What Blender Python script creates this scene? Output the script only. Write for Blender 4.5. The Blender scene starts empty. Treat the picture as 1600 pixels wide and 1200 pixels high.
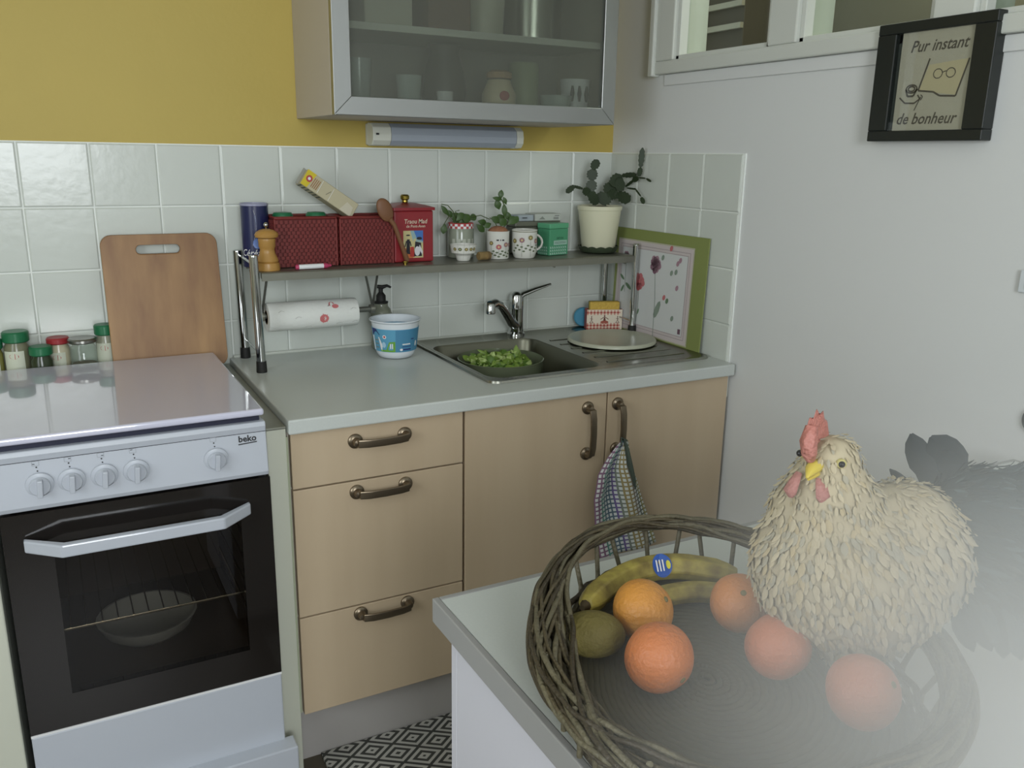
import bpy, math, random
from mathutils import Vector, Matrix, noise
random.seed(7)
sc = bpy.context.scene
col = sc.collection
PI = math.pi

# ---------------------------------------------------------------- camera, world, lights, exposure
cam_d = bpy.data.cameras.new('camera'); cam = bpy.data.objects.new('camera', cam_d); col.objects.link(cam)
cam.location = (-1.612, -2.335, 1.432); cam.rotation_euler = (1.312, -.016, -.492)
cam_d.sensor_width = 36; cam_d.lens = 30.22; cam_d.clip_start = .02
sc.camera = cam
w = bpy.data.worlds.new('daylight'); sc.world = w; w.use_nodes = True
w.node_tree.nodes['Background'].inputs[0].default_value = (.72, .80, .92, 1)
w.node_tree.nodes['Background'].inputs[1].default_value = 2.0
sc.view_settings.view_transform = 'Standard'; sc.view_settings.look = 'None'
sc.view_settings.gamma = 1; sc.view_settings.use_curve_mapping = False
sc.view_settings.exposure = 0.0
sc.cycles.volume_bounces = 4

def area(name, loc, rot, sx, sy, e, colr):
    d = bpy.data.lights.new(name, 'AREA'); d.shape = 'RECTANGLE'; d.size = sx; d.size_y = sy
    d.energy = e; d.color = colr
    o = bpy.data.objects.new(name, d); col.objects.link(o); o.location = loc; o.rotation_euler = rot
    return o
# daylight coming in through the window in the wall behind the camera; the left lamp is an added fill for the right wall
area('window_light', (-1.75, -4.12, 1.72), (PI/2, 0, 0), .95, 1.0, 46, (.93, .97, 1))
area('side_fill_light', (-3.1, -2.1, 1.55), (PI/2, 0, -PI/2), 1.2, 1.1, 21, (.86, .93, 1))

# added lamp, brightens the neighbouring room behind the interior window
area('next_room_fill', (.42, -.9, 2.4), (.35, 0, 0), .4, .4, 7.0, (1, .97, .88))

# ---------------------------------------------------------------- materials
def lin(c):
    c = c/255.0
    return c/12.92 if c <= .04045 else ((c+.055)/1.055)**2.4
def rgb(*c): return tuple(lin(x) for x in c)+(1,)
MATS = {}
def M(name, c, rough=.5, metal=0, bump=0, bscale=40, var=0, vscale=6, c2=None, coat=0, trans=0, ior=1.45, sheen=0, stretch=(1,1,1), detail=4, alpha=1, spec=.5):
    if name in MATS: return MATS[name]
    m = bpy.data.materials.new(name); m.use_nodes = True; nt = m.node_tree; b = nt.nodes['Principled BSDF']
    base = rgb(*c); b.inputs['Base Color'].default_value = base
    b.inputs['Roughness'].default_value = rough; b.inputs['Metallic'].default_value = metal
    b.inputs['Coat Weight'].default_value = coat; b.inputs['Transmission Weight'].default_value = trans
    b.inputs['IOR'].default_value = ior; b.inputs['Sheen Weight'].default_value = sheen
    b.inputs['Specular IOR Level'].default_value = spec
    m.diffuse_color = base
    if bump or var:
        tc = nt.nodes.new('ShaderNodeTexCoord'); mp = nt.nodes.new('ShaderNodeMapping')
        mp.inputs['Scale'].default_value = stretch
        nt.links.new(tc.outputs['Object'], mp.inputs['Vector'])
    if var:
        n = nt.nodes.new('ShaderNodeTexNoise'); n.inputs['Scale'].default_value = vscale; n.inputs['Detail'].default_value = detail
        nt.links.new(mp.outputs[0], n.inputs['Vector'])
        r = nt.nodes.new('ShaderNodeValToRGB'); r.color_ramp.elements[0].position = .5-.25; r.color_ramp.elements[1].position = .75
        o = rgb(*c2) if c2 else tuple(x*(1-var) for x in base[:3])+(1,)
        r.color_ramp.elements[0].color = o; r.color_ramp.elements[1].color = base
        nt.links.new(n.outputs['Fac'], r.inputs[0]); nt.links.new(r.outputs[0], b.inputs['Base Color'])
    if bump:
        n = nt.nodes.new('ShaderNodeTexNoise'); n.inputs['Scale'].default_value = bscale
        nt.links.new(mp.outputs[0], n.inputs['Vector'])
        bp = nt.nodes.new('ShaderNodeBump'); bp.inputs['Strength'].default_value = bump; bp.inputs['Distance'].default_value = .01
        nt.links.new(n.outputs['Fac'], bp.inputs['Height']); nt.links.new(bp.outputs[0], b.inputs['Normal'])
    MATS[name] = m; return m

TILE = M('glazed_white_tile', (202,207,199), .2, bump=.045, bscale=42, spec=.5)
GROUT = M('pale_grout', (232,236,230), .6)
WHITE_WALL = M('white_wall_paint', (214,216,214), .6, bump=.02, bscale=90)
YELLOW = M('yellow_wall_paint', (186,165,84), .55, bump=.04, bscale=70, var=.06, vscale=3)
CEIL = M('ceiling_paint', (220,220,216), .8)
WOODWORK = M('white_gloss_paint', (205,208,200), .3)
MAPLE = M('pale_maple_laminate', (197,178,150), .38, var=.07, vscale=14, stretch=(1,1,.12), c2=(189,169,141))
CARC = M('cabinet_edge', (198,190,176), .5)
COUNTER = M('white_speckled_laminate', (198,203,198), .3, var=.05, vscale=300)
STEEL = M('brushed_steel', (150,150,140), .26, 1, bump=.015, bscale=60, stretch=(1,8,1))
SINKIN = M('dull_steel', (118,118,104), .33, 1)
CHROME = M('chrome', (190,192,190), .09, 1)
RUBBER = M('black_rubber', (30,30,28), .6)
ALU = M('aluminium', (168,170,168), .38, 1)
STOVE = M('white_enamel', (184,189,197), .17, coat=.4)
STOVEP = M('white_plastic', (184,189,197), .35)
BLACKGLOSS = M('black_oven_glass', (30,27,25), .08, spec=.6)
DARK = M('dark_interior', (38,35,32), .6)
PEWTER = M('aged_pewter', (128,116,98), .3, .9)
PLINTH = M('plinth_white', (176,172,168), .5)
FILLER = M('cream_filler_paint', (200,202,186), .45)
RUBBERGREY = M('metal_tape', (150,152,140), .4, .6)
BAMBOO = M('bamboo', (164,127,82), .45, var=.16, vscale=5, stretch=(4,1,1), c2=(124,88,56))
INK = M('dark_print', (48,48,50), .6)
REDINK = M('red_print', (176,70,70), .6)
GREENINK = M('green_print', (96,120,84), .6)
WHITEINK = M('white_print', (225,226,226), .5)

# ---------------------------------------------------------------- mesh tools
class MB:
    def __init__(s): s.v = []; s.f = []; s.mi = []; s.mats = []; s.xf = None
    def add(s, vs, fs, m=None):
        o = len(s.v)
        if s.xf is not None: vs = [tuple(s.xf @ Vector(p)) for p in vs]
        s.v += [tuple(p) for p in vs]; s.f += [tuple(i+o for i in f) for f in fs]
        if m is None: m = s.mats[0] if s.mats else None
        if m is not None and m not in s.mats: s.mats.append(m)
        k = s.mats.index(m) if m is not None else 0
        s.mi += [k]*len(fs); return s
    def box(s, x0, x1, y0, y1, z0, z1, m=None):
        v = [(x,y,z) for z in (z0,z1) for y in (y0,y1) for x in (x0,x1)]
        return s.add(v, [(0,2,3,1),(4,5,7,6),(0,1,5,4),(2,6,7,3),(0,4,6,2),(1,3,7,5)], m)
    def lathe(s, pr, c=(0,0,0), n=32, m=None, ax=None):
        vs = []; fs = []; c = Vector(c)
        A = ax if ax is not None else Matrix.Identity(3)
        for r, z in pr:
            for k in range(n):
                a = 2*PI*k/n; vs.append(tuple(c + A @ Vector((r*math.cos(a), r*math.sin(a), z))))
        for i in range(len(pr)-1):
            for k in range(n):
                a, b = i*n+k, i*n+(k+1) % n; fs.append((a, b, b+n, a+n))
        if pr[0][0] > 1e-5: fs.append(tuple(range(n))[::-1])
        if pr[-1][0] > 1e-5: fs.append(tuple(range((len(pr)-1)*n, len(pr)*n)))
        return s.add(vs, fs, m)
    def tube(s, path, r, n=8, closed=False, m=None, flat=1.0, up=None, sq=1.0):
        P = [Vector(p) for p in path]; N = len(P); vs = []; fs = []
        rs = r if isinstance(r, (list, tuple)) else [r]*N
        prev = None
        for i in range(N):
            a = P[(i-1) % N] if (closed or i) else P[0]; b = P[(i+1) % N] if (closed or i < N-1) else P[-1]
            t = (b-a).normalized()
            if up is not None: u = Vector(up)
            elif prev is None: u = Vector((0,0,1)) if abs(t.z) < .9 else Vector((1,0,0))
            else: u = prev
            side = t.cross(u)
            if side.length < 1e-6: side = t.cross(Vector((.3,1,.2)))
            side.normalize(); u = side.cross(t).normalized(); prev = u
            for k in range(n):
                an = 2*PI*k/n; ca, sa_ = math.cos(an), math.sin(an); ca = math.copysign(abs(ca)**sq, ca); sa_ = math.copysign(abs(sa_)**sq, sa_)
                vs.append(tuple(P[i] + side*(rs[i]*ca) + u*(rs[i]*flat*sa_)))
        for i in range(N if closed else N-1):
            j = (i+1) % N
            for k in range(n): fs.append((i*n+k, i*n+(k+1) % n, j*n+(k+1) % n, j*n+k))
        if not closed: fs.append(tuple(range(n))[::-1]); fs.append(tuple(range((N-1)*n, N*n)))
        return s.add(vs, fs, m)
    def ball(s, c, rx, ry=None, rz=None, nu=20, nv=12, m=None, fn=None):
        ry = ry or rx; rz = rz or rx; vs = [(c[0],c[1],c[2]-rz)]; fs = []
        for i in range(1, nv):
            t = -PI/2+PI*i/nv
            for k in range(nu):
                a = 2*PI*k/nu; vs.append((c[0]+rx*math.cos(t)*math.cos(a), c[1]+ry*math.cos(t)*math.sin(a), c[2]+rz*math.sin(t)))
        vs.append((c[0],c[1],c[2]+rz)); L = len(vs)-1
        for k in range(nu):
            k2 = (k+1) % nu
            fs.append((0, 1+k2, 1+k)); fs.append((L, L-nu+k, L-nu+k2))
            for i in range(nv-2): fs.append((1+i*nu+k, 1+i*nu+k2, 1+(i+1)*nu+k2, 1+(i+1)*nu+k))
        if fn: vs = [fn(Vector(p)) for p in vs]
        return s.add(vs, fs, m)
    def prism(s, poly, fn, d0, d1, m=None):     # poly: 2D outline, fn(u,v,d) -> 3D
        n = len(poly); vs = [fn(u,v,d0) for u,v in poly]+[fn(u,v,d1) for u,v in poly]
        fs = [tuple(range(n))[::-1], tuple(range(n,2*n))]+[(i,(i+1)%n,n+(i+1)%n,n+i) for i in range(n)]
        return s.add(vs, fs, m)
    def build(s, name, m=None, parent=None, smooth=None, bevel=0, seg=2, kind=None, xf=None):
        me = bpy.data.meshes.new(name)
        off = Vector((0,0,0)); p = parent
        while p is not None: off += p.location; p = p.parent
        me.from_pydata([tuple(Vector(v)-off) for v in s.v], [], s.f)
        if m is not None: me.materials.append(m)
        else:
            for q in s.mats: me.materials.append(q)
            me.polygons.foreach_set('material_index', s.mi)
        if smooth is not None:
            me.polygons.foreach_set('use_smooth', [True]*len(s.f)); me.set_sharp_from_angle(angle=math.radians(smooth))
        me.validate(); me.update()
        o = bpy.data.objects.new(name, me); col.objects.link(o)
        if parent is not None: o.parent = parent
        if bevel:
            md = o.modifiers.new('bevel', 'BEVEL'); md.width = bevel; md.segments = seg; md.limit_method = 'ANGLE'; md.angle_limit = math.radians(40)
            md.harden_normals = False
        if kind: o['kind'] = kind
        return o

def tag(o, label, cat, group=None):
    o['label'] = label; o['category'] = cat
    if group: o['group'] = group
    return o
def thing(name, loc, label, cat, group=None):
    o = bpy.data.objects.new(name, None); col.objects.link(o); o.location = loc; o.empty_display_size = .02
    return tag(o, label, cat, group)
def BX(name, b, m, parent=None, bevel=.0, kind=None, seg=2): return MB().box(*b).build(name, m, parent, bevel=bevel, kind=kind, seg=seg)
def rrect(x0, x1, z0, z1, r, n=6):
    out = []
    for cx, cz, a0 in ((x1-r,z1-r,0),(x0+r,z1-r,90),(x0+r,z0+r,180),(x1-r,z0+r,270)):
        for k in range(n+1):
            a = math.radians(a0+90*k/n); out.append((cx+r*math.cos(a), cz+r*math.sin(a)))
    return out
def ell(cx, cy, rx, ry, n=14, rot=0):
    c, s_ = math.cos(rot), math.sin(rot)
    return [(cx+rx*math.cos(a)*c-ry*math.sin(a)*s_, cy+rx*math.cos(a)*s_+ry*math.sin(a)*c) for a in [2*PI*k/n for k in range(n)]]
_tx = {}
def text2d(txt, bold=0):
    if (txt, bold) in _tx: return _tx[(txt, bold)]
    c = bpy.data.curves.new('lettering', 'FONT'); c.body = txt; c.size = 1; c.resolution_u = 2; c.offset = bold
    c.align_x = 'CENTER'; c.align_y = 'CENTER'
    o = bpy.data.objects.new('lettering', c); col.objects.link(o)
    dg = bpy.context.evaluated_depsgraph_get(); me = bpy.data.meshes.new_from_object(o.evaluated_get(dg))
    r = ([(v.co.x, v.co.y) for v in me.vertices], [tuple(p.vertices) for p in me.polygons])
    bpy.data.objects.remove(o); bpy.data.curves.remove(c); bpy.data.meshes.remove(me)
    _tx[(txt, bold)] = r; return r
class Print(MB):            # flat printing laid on a surface; fn(u,v) -> 3D point on the surface, lifted a hair
    def __init__(s, fn): super().__init__(); s.fn = fn; s.l = 0
    def add(s, vs, fs, m=None):   # later inks lie a hair above the earlier ones
        k = min(s.l, 10)*.00006; s.l += 1
        return super().add([(x-.55*k, y-.8*k, z+.15*k) for x, y, z in vs], fs, m)
    def poly(s, pts, m): return s.add([s.fn(u,v) for u,v in pts], [tuple(range(len(pts)))], m)
    def rect(s, u0, u1, v0, v1, m, n=1):
        vs = []; fs = []
        for i in range(n+1):
            u = u0+(u1-u0)*i/n; vs += [s.fn(u,v0), s.fn(u,v1)]
            if i: fs.append((2*i-2, 2*i, 2*i+1, 2*i-1))
        return s.add(vs, fs, m)
    def line(s, pts, w, m):
        for (a,b),(c,d) in zip(pts, pts[1:]):
            L = math.hypot(c-a, d-b) or 1e-6; nx, ny = -(d-b)/L*w/2, (c-a)/L*w/2
            s.poly([(a+nx,b+ny),(a-nx,b-ny),(c-nx,d-ny),(c+nx,d+ny)], m)
        return s
    def text(s, txt, u, v, size, m, bold=0, shear=0, sx=1, slope=0):
        vs, fs = text2d(txt, bold)
        return s.add([s.fn(u+(x*sx+y*shear)*size, v+y*size+x*slope*size) for x,y in vs], fs, m)
def plane_y(y): return lambda u, v: (u, y, v)
def cyl(c, r, z0=0, lift=.0005): # u = arc angle (rad, 0 faces camera-ish), v = height; r may be a function of v
    def f(u, v):
        rr = (r(v) if callable(r) else r)+lift; a = u-PI/2-.35
        return (c[0]+rr*math.cos(a), c[1]+rr*math.sin(a), z0+v)
    return f

# ================================================================ the room
FL = .03; T = 1.448; TS = .15
fl = BX('floor', (-3.3, .9, -4.3, .1, FL-.06, FL), M('dark_floor_tile', (88,80,66), .35, var=.3, vscale=4)); fl['kind'] = 'structure'
def struct(o): o['kind'] = 'structure'; return o
wb = struct(BX('wall_back', (-3.3, .1, 0, .1, FL, 2.5), YELLOW))
mb = MB()
mb.box(0, .1, -4.3, 0, FL, 1.665); mb.box(0, .1, -4.3, 0, 2.12, 2.5); mb.box(0, .1, -.205, 0, 1.665, 2.12); mb.box(0, .1, -4.3, -1.78, 1.665, 2.12)
wr = struct(mb.build('wall_right', WHITE_WALL))
struct(BX('wall_left', (-3.4, -3.3, -4.3, .1, FL, 2.5), M('left_wall_paint', (205,200,178), .6)))
mb = MB(); mb.box(-3.3, -2.3, -4.3, -4.2, FL, 2.5); mb.box(-1.2, .9, -4.3, -4.2, FL, 2.5); mb.box(-2.3, -1.2, -4.3, -4.2, FL, 1.15); mb.box(-2.3, -1.2, -4.3, -4.2, 2.28, 2.5)
struct(mb.build('wall_rear', WHITE_WALL))
struct(BX('ceiling', (-3.4, .9, -4.3, .1, 2.5, 2.56), CEIL))

# tiles: one object each
def tile_mesh(w_, h_, name):
    b = .0035; d = .006; v = []
    for x,z,y in ((0,0,0),(w_,0,0),(w_,h_,0),(0,h_,0),(0,0,-d+.002),(w_,0,-d+.002),(w_,h_,-d+.002),(0,h_,-d+.002),(b,b,-d),(w_-b,b,-d),(w_-b,h_-b,-d),(b,h_-b,-d)): v.append((x,y,z))
    f = [(8,9,10,11)]
    for i in range(4):
        j = (i+1) % 4; f += [(i,j,4+j,4+i),(4+i,4+j,8+j,8+i)]
    me = bpy.data.meshes.new(name); me.from_pydata(v, [], f); me.materials.append(TILE)
    me.update(); return me
tm = tile_mesh(TS-.0028, TS-.0028, 'tile'); tms = tile_mesh(TS-.0028, T-3*TS-.882, 'tile_cut')
BX('grout', (-2.26, 0, -.004, 0, .8, T+.001), GROUT, wb)
mb = MB(); mb.box(-.004, 0, -.605, -.004, .8, T+.001); mb.build('grout', GROUT, wr)
for c_ in range(15):
    for r_ in range(4):
        o = bpy.data.objects.new('tile', tm if r_ < 3 else tms); col.objects.link(o); o.parent = wb
        z = T-TS*(r_+1)+.0014 if r_ < 3 else .882
        o.location = (-TS*(c_+1)+.0014, -.0008, z)
        o.rotation_euler = (random.uniform(-.004,.004), 0, random.uniform(-.006,.006))
for c_ in range(4):
    for r_ in range(4):
        o = bpy.data.objects.new('tile', tm if r_ < 3 else tms); col.objects.link(o); o.parent = wr
        z = T-TS*(r_+1)+.0014 if r_ < 3 else .882
        o.location = (-.0008, -TS*c_-.0014, z)
        o.rotation_euler = (0, 0, -PI/2+random.uniform(-.004,.004))

# interior window in the right wall
def glassmat(name, tint, refl=1.0, rough=0.0):
    m = bpy.data.materials.new(name); m.use_nodes = True; nt = m.node_tree; nt.nodes.remove(nt.nodes['Principled BSDF'])
    out = nt.nodes['Material Output']; t = nt.nodes.new('ShaderNodeBsdfTransparent'); t.inputs[0].default_value = tint
    g = nt.nodes.new('ShaderNodeBsdfGlossy'); g.inputs['Roughness'].default_value = rough
    lw = nt.nodes.new('ShaderNodeLayerWeight'); lw.inputs[0].default_value = .5
    pw_ = nt.nodes.new('ShaderNodeMath'); pw_.operation = 'POWER'; pw_.inputs[1].default_value = 5; nt.links.new(lw.outputs['Facing'], pw_.inputs[0])
    fr = nt.nodes.new('ShaderNodeMath'); fr.operation = 'MULTIPLY_ADD'; fr.inputs[1].default_value = .9*refl; fr.inputs[2].default_value = .035*refl; nt.links.new(pw_.outputs[0], fr.inputs[0]); mx = nt.nodes.new('ShaderNodeMixShader')
    nt.links.new(fr.outputs[0], mx.inputs[0]); nt.links.new(t.outputs[0], mx.inputs[1]); nt.links.new(g.outputs[0], mx.inputs[2]); nt.links.new(mx.outputs[0], out.inputs[0])
    return m
PANE = glassmat('clear_pane', (.86,.9,.86,1)); OVENPANE = glassmat('oven_pane', (.42,.40,.38,1)); CLEAR = glassmat('clear_glass', (.9,.93,.9,1))
win = bpy.data.objects.new('window_1', None); col.objects.link(win); win.location = (0,-.21,1.665); struct(win)
mb = MB(); mb.box(-.02, .1, -1.78, -.21, 1.665, 1.70); mb.box(-.02, .1, -.30, -.21, 1.70, 2.12); mb.box(-.02,.1,-.755,-.663,1.70,2.12); mb.box(-.02,.1,-1.205,-1.113,1.70,2.12); mb.box(-.02,.1,-1.78,-1.66,1.70,2.12); mb.box(-.02,.1,-1.78,-.21,2.08,2.12)
mb.build('frame', WOODWORK, win, bevel=.004)
for a, b in ((-.663,-.30),(-1.113,-.755),(-1.66,-1.205)):
    o = MB().box(.03, .034, a, b, 1.70, 2.08).build('pane', PANE, win)
    mb = MB(); mb.box(-.008,.02,a,a+.014,1.70,2.08); mb.box(-.008,.02,b-.014,b,1.70,2.08); mb.box(-.008,.02,a,b,1.70,1.712); mb.build('bead', WOODWORK, win, bevel=.002)
struct(BX('trim_1', (-.006, 0, -1.9, -.25, 1.634, 1.664), WHITE_WALL, None, bevel=.002))
struct(MB().box(-.03,0,-.222,-.20,1.66,2.14).build('trim_2', WOODWORK, bevel=.004))
# the dim room seen through it
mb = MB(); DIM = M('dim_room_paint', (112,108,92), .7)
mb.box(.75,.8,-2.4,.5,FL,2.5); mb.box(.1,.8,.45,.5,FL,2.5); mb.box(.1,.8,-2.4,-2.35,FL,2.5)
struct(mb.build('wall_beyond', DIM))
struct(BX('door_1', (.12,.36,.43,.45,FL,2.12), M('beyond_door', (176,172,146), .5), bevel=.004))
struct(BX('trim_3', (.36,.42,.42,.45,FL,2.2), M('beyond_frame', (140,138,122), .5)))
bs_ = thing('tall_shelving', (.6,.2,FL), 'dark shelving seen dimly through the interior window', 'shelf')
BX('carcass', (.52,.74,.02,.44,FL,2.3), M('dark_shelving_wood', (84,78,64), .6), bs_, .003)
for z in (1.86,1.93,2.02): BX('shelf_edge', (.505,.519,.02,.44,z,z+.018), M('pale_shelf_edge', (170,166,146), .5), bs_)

# picture on the right wall
pf = thing('framed_picture', (-.001,-1.14,1.475), 'black framed embroidered text picture leaning out over the window trim', 'picture')
FX = -.03
FR = M('black_frame_paint', (30,34,32), .35)
y0, y1, z0, z1 = -1.2635, -1.0005, 1.4755, 1.7075
mb = MB()
for b in ((y0,y1,z0,z0+.021),(y0,y1,z1-.021,z1),(y0,y0+.045,z0+.021,z1-.021),(y1-.045,y1,z0+.021,z1-.021)): mb.box(-.032,-.001,b[0],b[1],b[2],b[3])
mb.build('frame', FR, pf, bevel=.002)
BX('mount', (-.020,-.002,y0+.02,y1-.02,z0+.012,z1-.012), M('dark_mount', (64,70,66), .6), pf)
BX('canvas', (-.0245,-.0201,-1.222,-1.056,1.4965,1.6865), M('embroidery_linen', (176,172,156), .8, bump=.1, bscale=400), pf)
pr = Print(lambda u, v: (-.0248, -1.137-u*1.0, 1.5915+v)); TH = M('grey_thread', (84,80,74), .8); PG = M('page_stitch', (188,178,146), .8)
pr.poly([(-.012,.03),(-.028,-.018),(.055,-.03),(.074,.036)], PG)
pr.text('Pur instant', .006, .066, .031, TH, .014, .28, .93)
pr.text('de bonheur', -.004, -.073, .031, TH, .014, .28, .93)
pr.line([(-.012,.042),(-.030,-.018),(.005,-.022),(.02,-.03),(.055,-.032),(.074,.036)], .0035, TH)
for cx in (.010,.038): pr.line([(cx+.010*math.cos(t*PI/5), .012+.009*math.sin(t*PI/5)) for t in range(11)], .0018, TH)
pr.line([(.020,.014),(.028,.016)], .0018, TH)
for k in (1,.6): pr.line([(-.046+.013*k*math.cos(t*PI/6), -.014+.008*k*math.sin(t*PI/6)) for t in range(13)], .003, TH)
pr.line([(-.059,-.014),(-.054,-.028),(-.040,-.028),(-.033,-.014)], .004, TH)
pr.line([(-.072,-.030),(-.058,-.041),(-.036,-.042),(-.024,-.034),(-.030,-.026)], .003, TH)
pr.line([(-.022,-.030),(-.034,-.056)], .002, TH); pr.line([(-.023,-.026),(-.018,-.03),(-.022,-.037)], .002, TH)
pr.build('embroidered_lettering', None, pf)
PGl = MB().box(-.0285,-.028,y0+.0455,y1-.0455,z0+.0215,z1-.0215).build('glass', glassmat('picture_glass', (.94,.95,.94,1), .5), pf)

# ================================================================ upper cabinet with frosted door
uc = thing('wall_cabinet', (-.6,-.16,1.517), 'wall cabinet with aluminium framed frosted glass door above the sink', 'cabinet')
X0, X1, YF, ZB, ZT = -1.0, -.228, -.332, 1.518, 2.12
SIDE = M('cabinet_side', (184,176,164), .5)
BX('side_panel', (X0, X0+.016, YF+.022, -.001, ZB, ZT), SIDE, uc, .001)
BX('side_panel', (X1-.016, X1, YF+.022, -.001, ZB, ZT), SIDE, uc, .001)
BX('bottom_panel', (X0+.016, X1-.016, YF+.022, -.001, ZB, ZB+.016), SIDE, uc)
BX('back_panel', (X0+.016, X1-.016, -.008, -.001, ZB+.016, ZT), M('cabinet_back', (150,150,138), .6), uc)
BX('top_panel', (X0+.016, X1-.016, YF+.022, -.001, ZT-.016, ZT), SIDE, uc)
BX('shelf', (X0+.017, X1-.017, YF+.05, -.009, 1.712, 1.728), M('shelf_white', (206,206,196), .5), uc)
def frame_part(pts):  # mitred aluminium profile: quad outline in x,z
    return MB().prism(pts, lambda u, v, d: (u, d, v), YF, YF+.02)
F = .042
dq = frame_part([(X0,ZB),(X1,ZB),(X1-F,ZB+F),(X0+F,ZB+F)]).build('door', ALU, uc, bevel=.0015)
frame_part([(X0,ZB),(X0+F,ZB+F),(X0+F,ZT-F),(X0,ZT)]).build('frame_rail', ALU, dq, bevel=.0015)
frame_part([(X1,ZB),(X1,ZT),(X1-F,ZT-F),(X1-F,ZB+F)]).build('frame_rail', ALU, dq, bevel=.0015)
frame_part([(X0,ZT),(X0+F,ZT-F),(X1-F,ZT-F),(X1,ZT)]).build('frame_rail', ALU, dq, bevel=.0015)
fm = bpy.data.materials.new('frosted_glass'); fm.use_nodes = True; nt = fm.node_tree; nt.nodes.remove(nt.nodes['Principled BSDF'])
rf = nt.nodes.new('ShaderNodeBsdfRefraction'); rf.inputs['Roughness'].default_value = .26; rf.inputs['IOR'].default_value = 1.12; rf.inputs['Color'].default_value = (.8,.86,.8,1)
df = nt.nodes.new('ShaderNodeBsdfPrincipled'); df.inputs['Base Color'].default_value = rgb(112,114,104); df.inputs['Roughness'].default_value = .45
mx = nt.nodes.new('ShaderNodeMixShader'); mx.inputs[0].default_value = .5
nt.links.new(rf.outputs[0], mx.inputs[1]); nt.links.new(df.outputs[0], mx.inputs[2]); nt.links.new(mx.outputs[0], nt.nodes['Material Output'].inputs[0])
MB().add([(X0+F-.002,YF+.01,ZB+F-.002),(X1-F+.002,YF+.01,ZB+F-.002),(X1-F+.002,YF+.01,ZT-F+.002),(X0+F-.002,YF+.01,ZT-F+.002)], [(0,1,2,3)]).build('glass_pane', fm, dq)
# crockery behind the frosted glass
def crock(name, x, y, z, pr_, m, lab, cat, grp=None):
    t = MB().lathe(pr_, (x,y,z), 24).build(name, m, smooth=40); t.data.transform(Matrix.Translation((-x,-y,-z))); t.location = (x,y,z)
    return tag(t, lab, cat, grp)
zz = ZB+.0165
GL2 = M('cupboard_glass', (170,180,176), .1)
cup = lambda r, h: [(0,0),(r*.7,0),(r*.85,h*.3),(r,h),(r*.92,h),(r*.7,h*.3),(0,h*.1)]
crock('drinking_glass', -.90, -.2, zz, cup(.032,.12), GL2, 'tall glass behind frosted door, leftmost on the lower shelf', 'glass')
crock('tumbler', -.785, -.24, zz, cup(.033,.085), GL2, 'short shiny tumbler behind frosted door, second from the left', 'glass')
crock('dark_pitcher', -.655, -.15, zz, [(0,0),(.045,0),(.06,.05),(.055,.1),(.04,.15),(.045,.17),(.04,.17),(.03,.12),(0,.03)], M('dark_pottery', (66,66,60), .4), 'dark jug blurred behind the frosted cabinet door', 'jug')
crock('egg_cup', -.70, -.27, zz, cup(.022,.05), WHITEINK, 'small pale egg cup behind frosted door beside dark jug', 'cup')
j = thing('storage_jar', (-.55,-.27,zz), 'cream pot with pink spot in the middle behind frosted door', 'jar')
MB().lathe([(0,0),(.035,0),(.045,.03),(.045,.05),(.033,.075),(.03,.085),(0,.088)], j.location, 24).build('pot', M('cream_pottery', (214,196,164), .4), j, smooth=40)
MB().ball((-.553,-.313,zz+.045), .014, .005, .012, m=REDINK).build('painted_spot', None, j, smooth=60)
MB().lathe([(.034,0),(.034,.014),(.02,.02),(0,.02)], (-.55,-.27,zz+.0885), 24).build('lid', M('wooden_lid', (178,140,96), .5), j, smooth=40)
crock('green_canister', -.455, -.22, zz, [(0,0),(.04,0),(.04,.13),(.036,.135),(0,.135)], M('green_glaze', (148,158,126), .4), 'pale green canister behind the frosted glass door', 'jar')
crock('glass_bowl', -.375, -.26, zz, cup(.045,.055), GL2, 'low pale bowl behind frosted door beside green canister', 'bowl')
m_ = thing('striped_mug', (-.305,-.24,zz), 'white mug with dark stripes at right behind frosted door', 'mug')
MB().lathe(cup(.042,.1), m_.location, 24).build('body', WHITEINK, m_, smooth=40)
for k in (-.022,0,.022): MB().lathe([(.003,-.02),(.0065,0),(.003,.02)], (-.312+k,-.279,zz+.062), 8).build('stripe', INK, m_)
zs = 1.7285
b_ = MB().box(-.90,-.78,-.26,-.08,zs,zs+.09).build('food_box', M('pale_box', (190,186,170), .6), bevel=.003); b_.data.transform(Matrix.Translation((.84,.17,-zs))); b_.location = (-.84,-.17,zs); tag(b_, 'pale carton box on the upper shelf behind frosted door', 'box')
b_ = MB().box(-.74,-.625,-.26,-.08,zs,zs+.13).build('food_box', M('brown_box', (110,84,66), .6), bevel=.003); b_.data.transform(Matrix.Translation((.68,.17,-zs))); b_.location = (-.68,-.17,zs); tag(b_, 'brown box on the upper shelf behind frosted door', 'box')
crock('white_pot', -.555, -.18, zs, [(0,0),(.05,0),(.055,.1),(.05,.12),(0,.12)], M('shelf_pottery', (196,192,174), .4), 'cream pot on the upper shelf behind frosted door', 'pot')
crock('metal_pan', -.415, -.18, zs, [(0,0),(.08,0),(.085,.12),(.08,.12),(.075,.01),(0,.008)], STEEL, 'metal saucepan on the upper shelf behind frosted door', 'pan')

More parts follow.
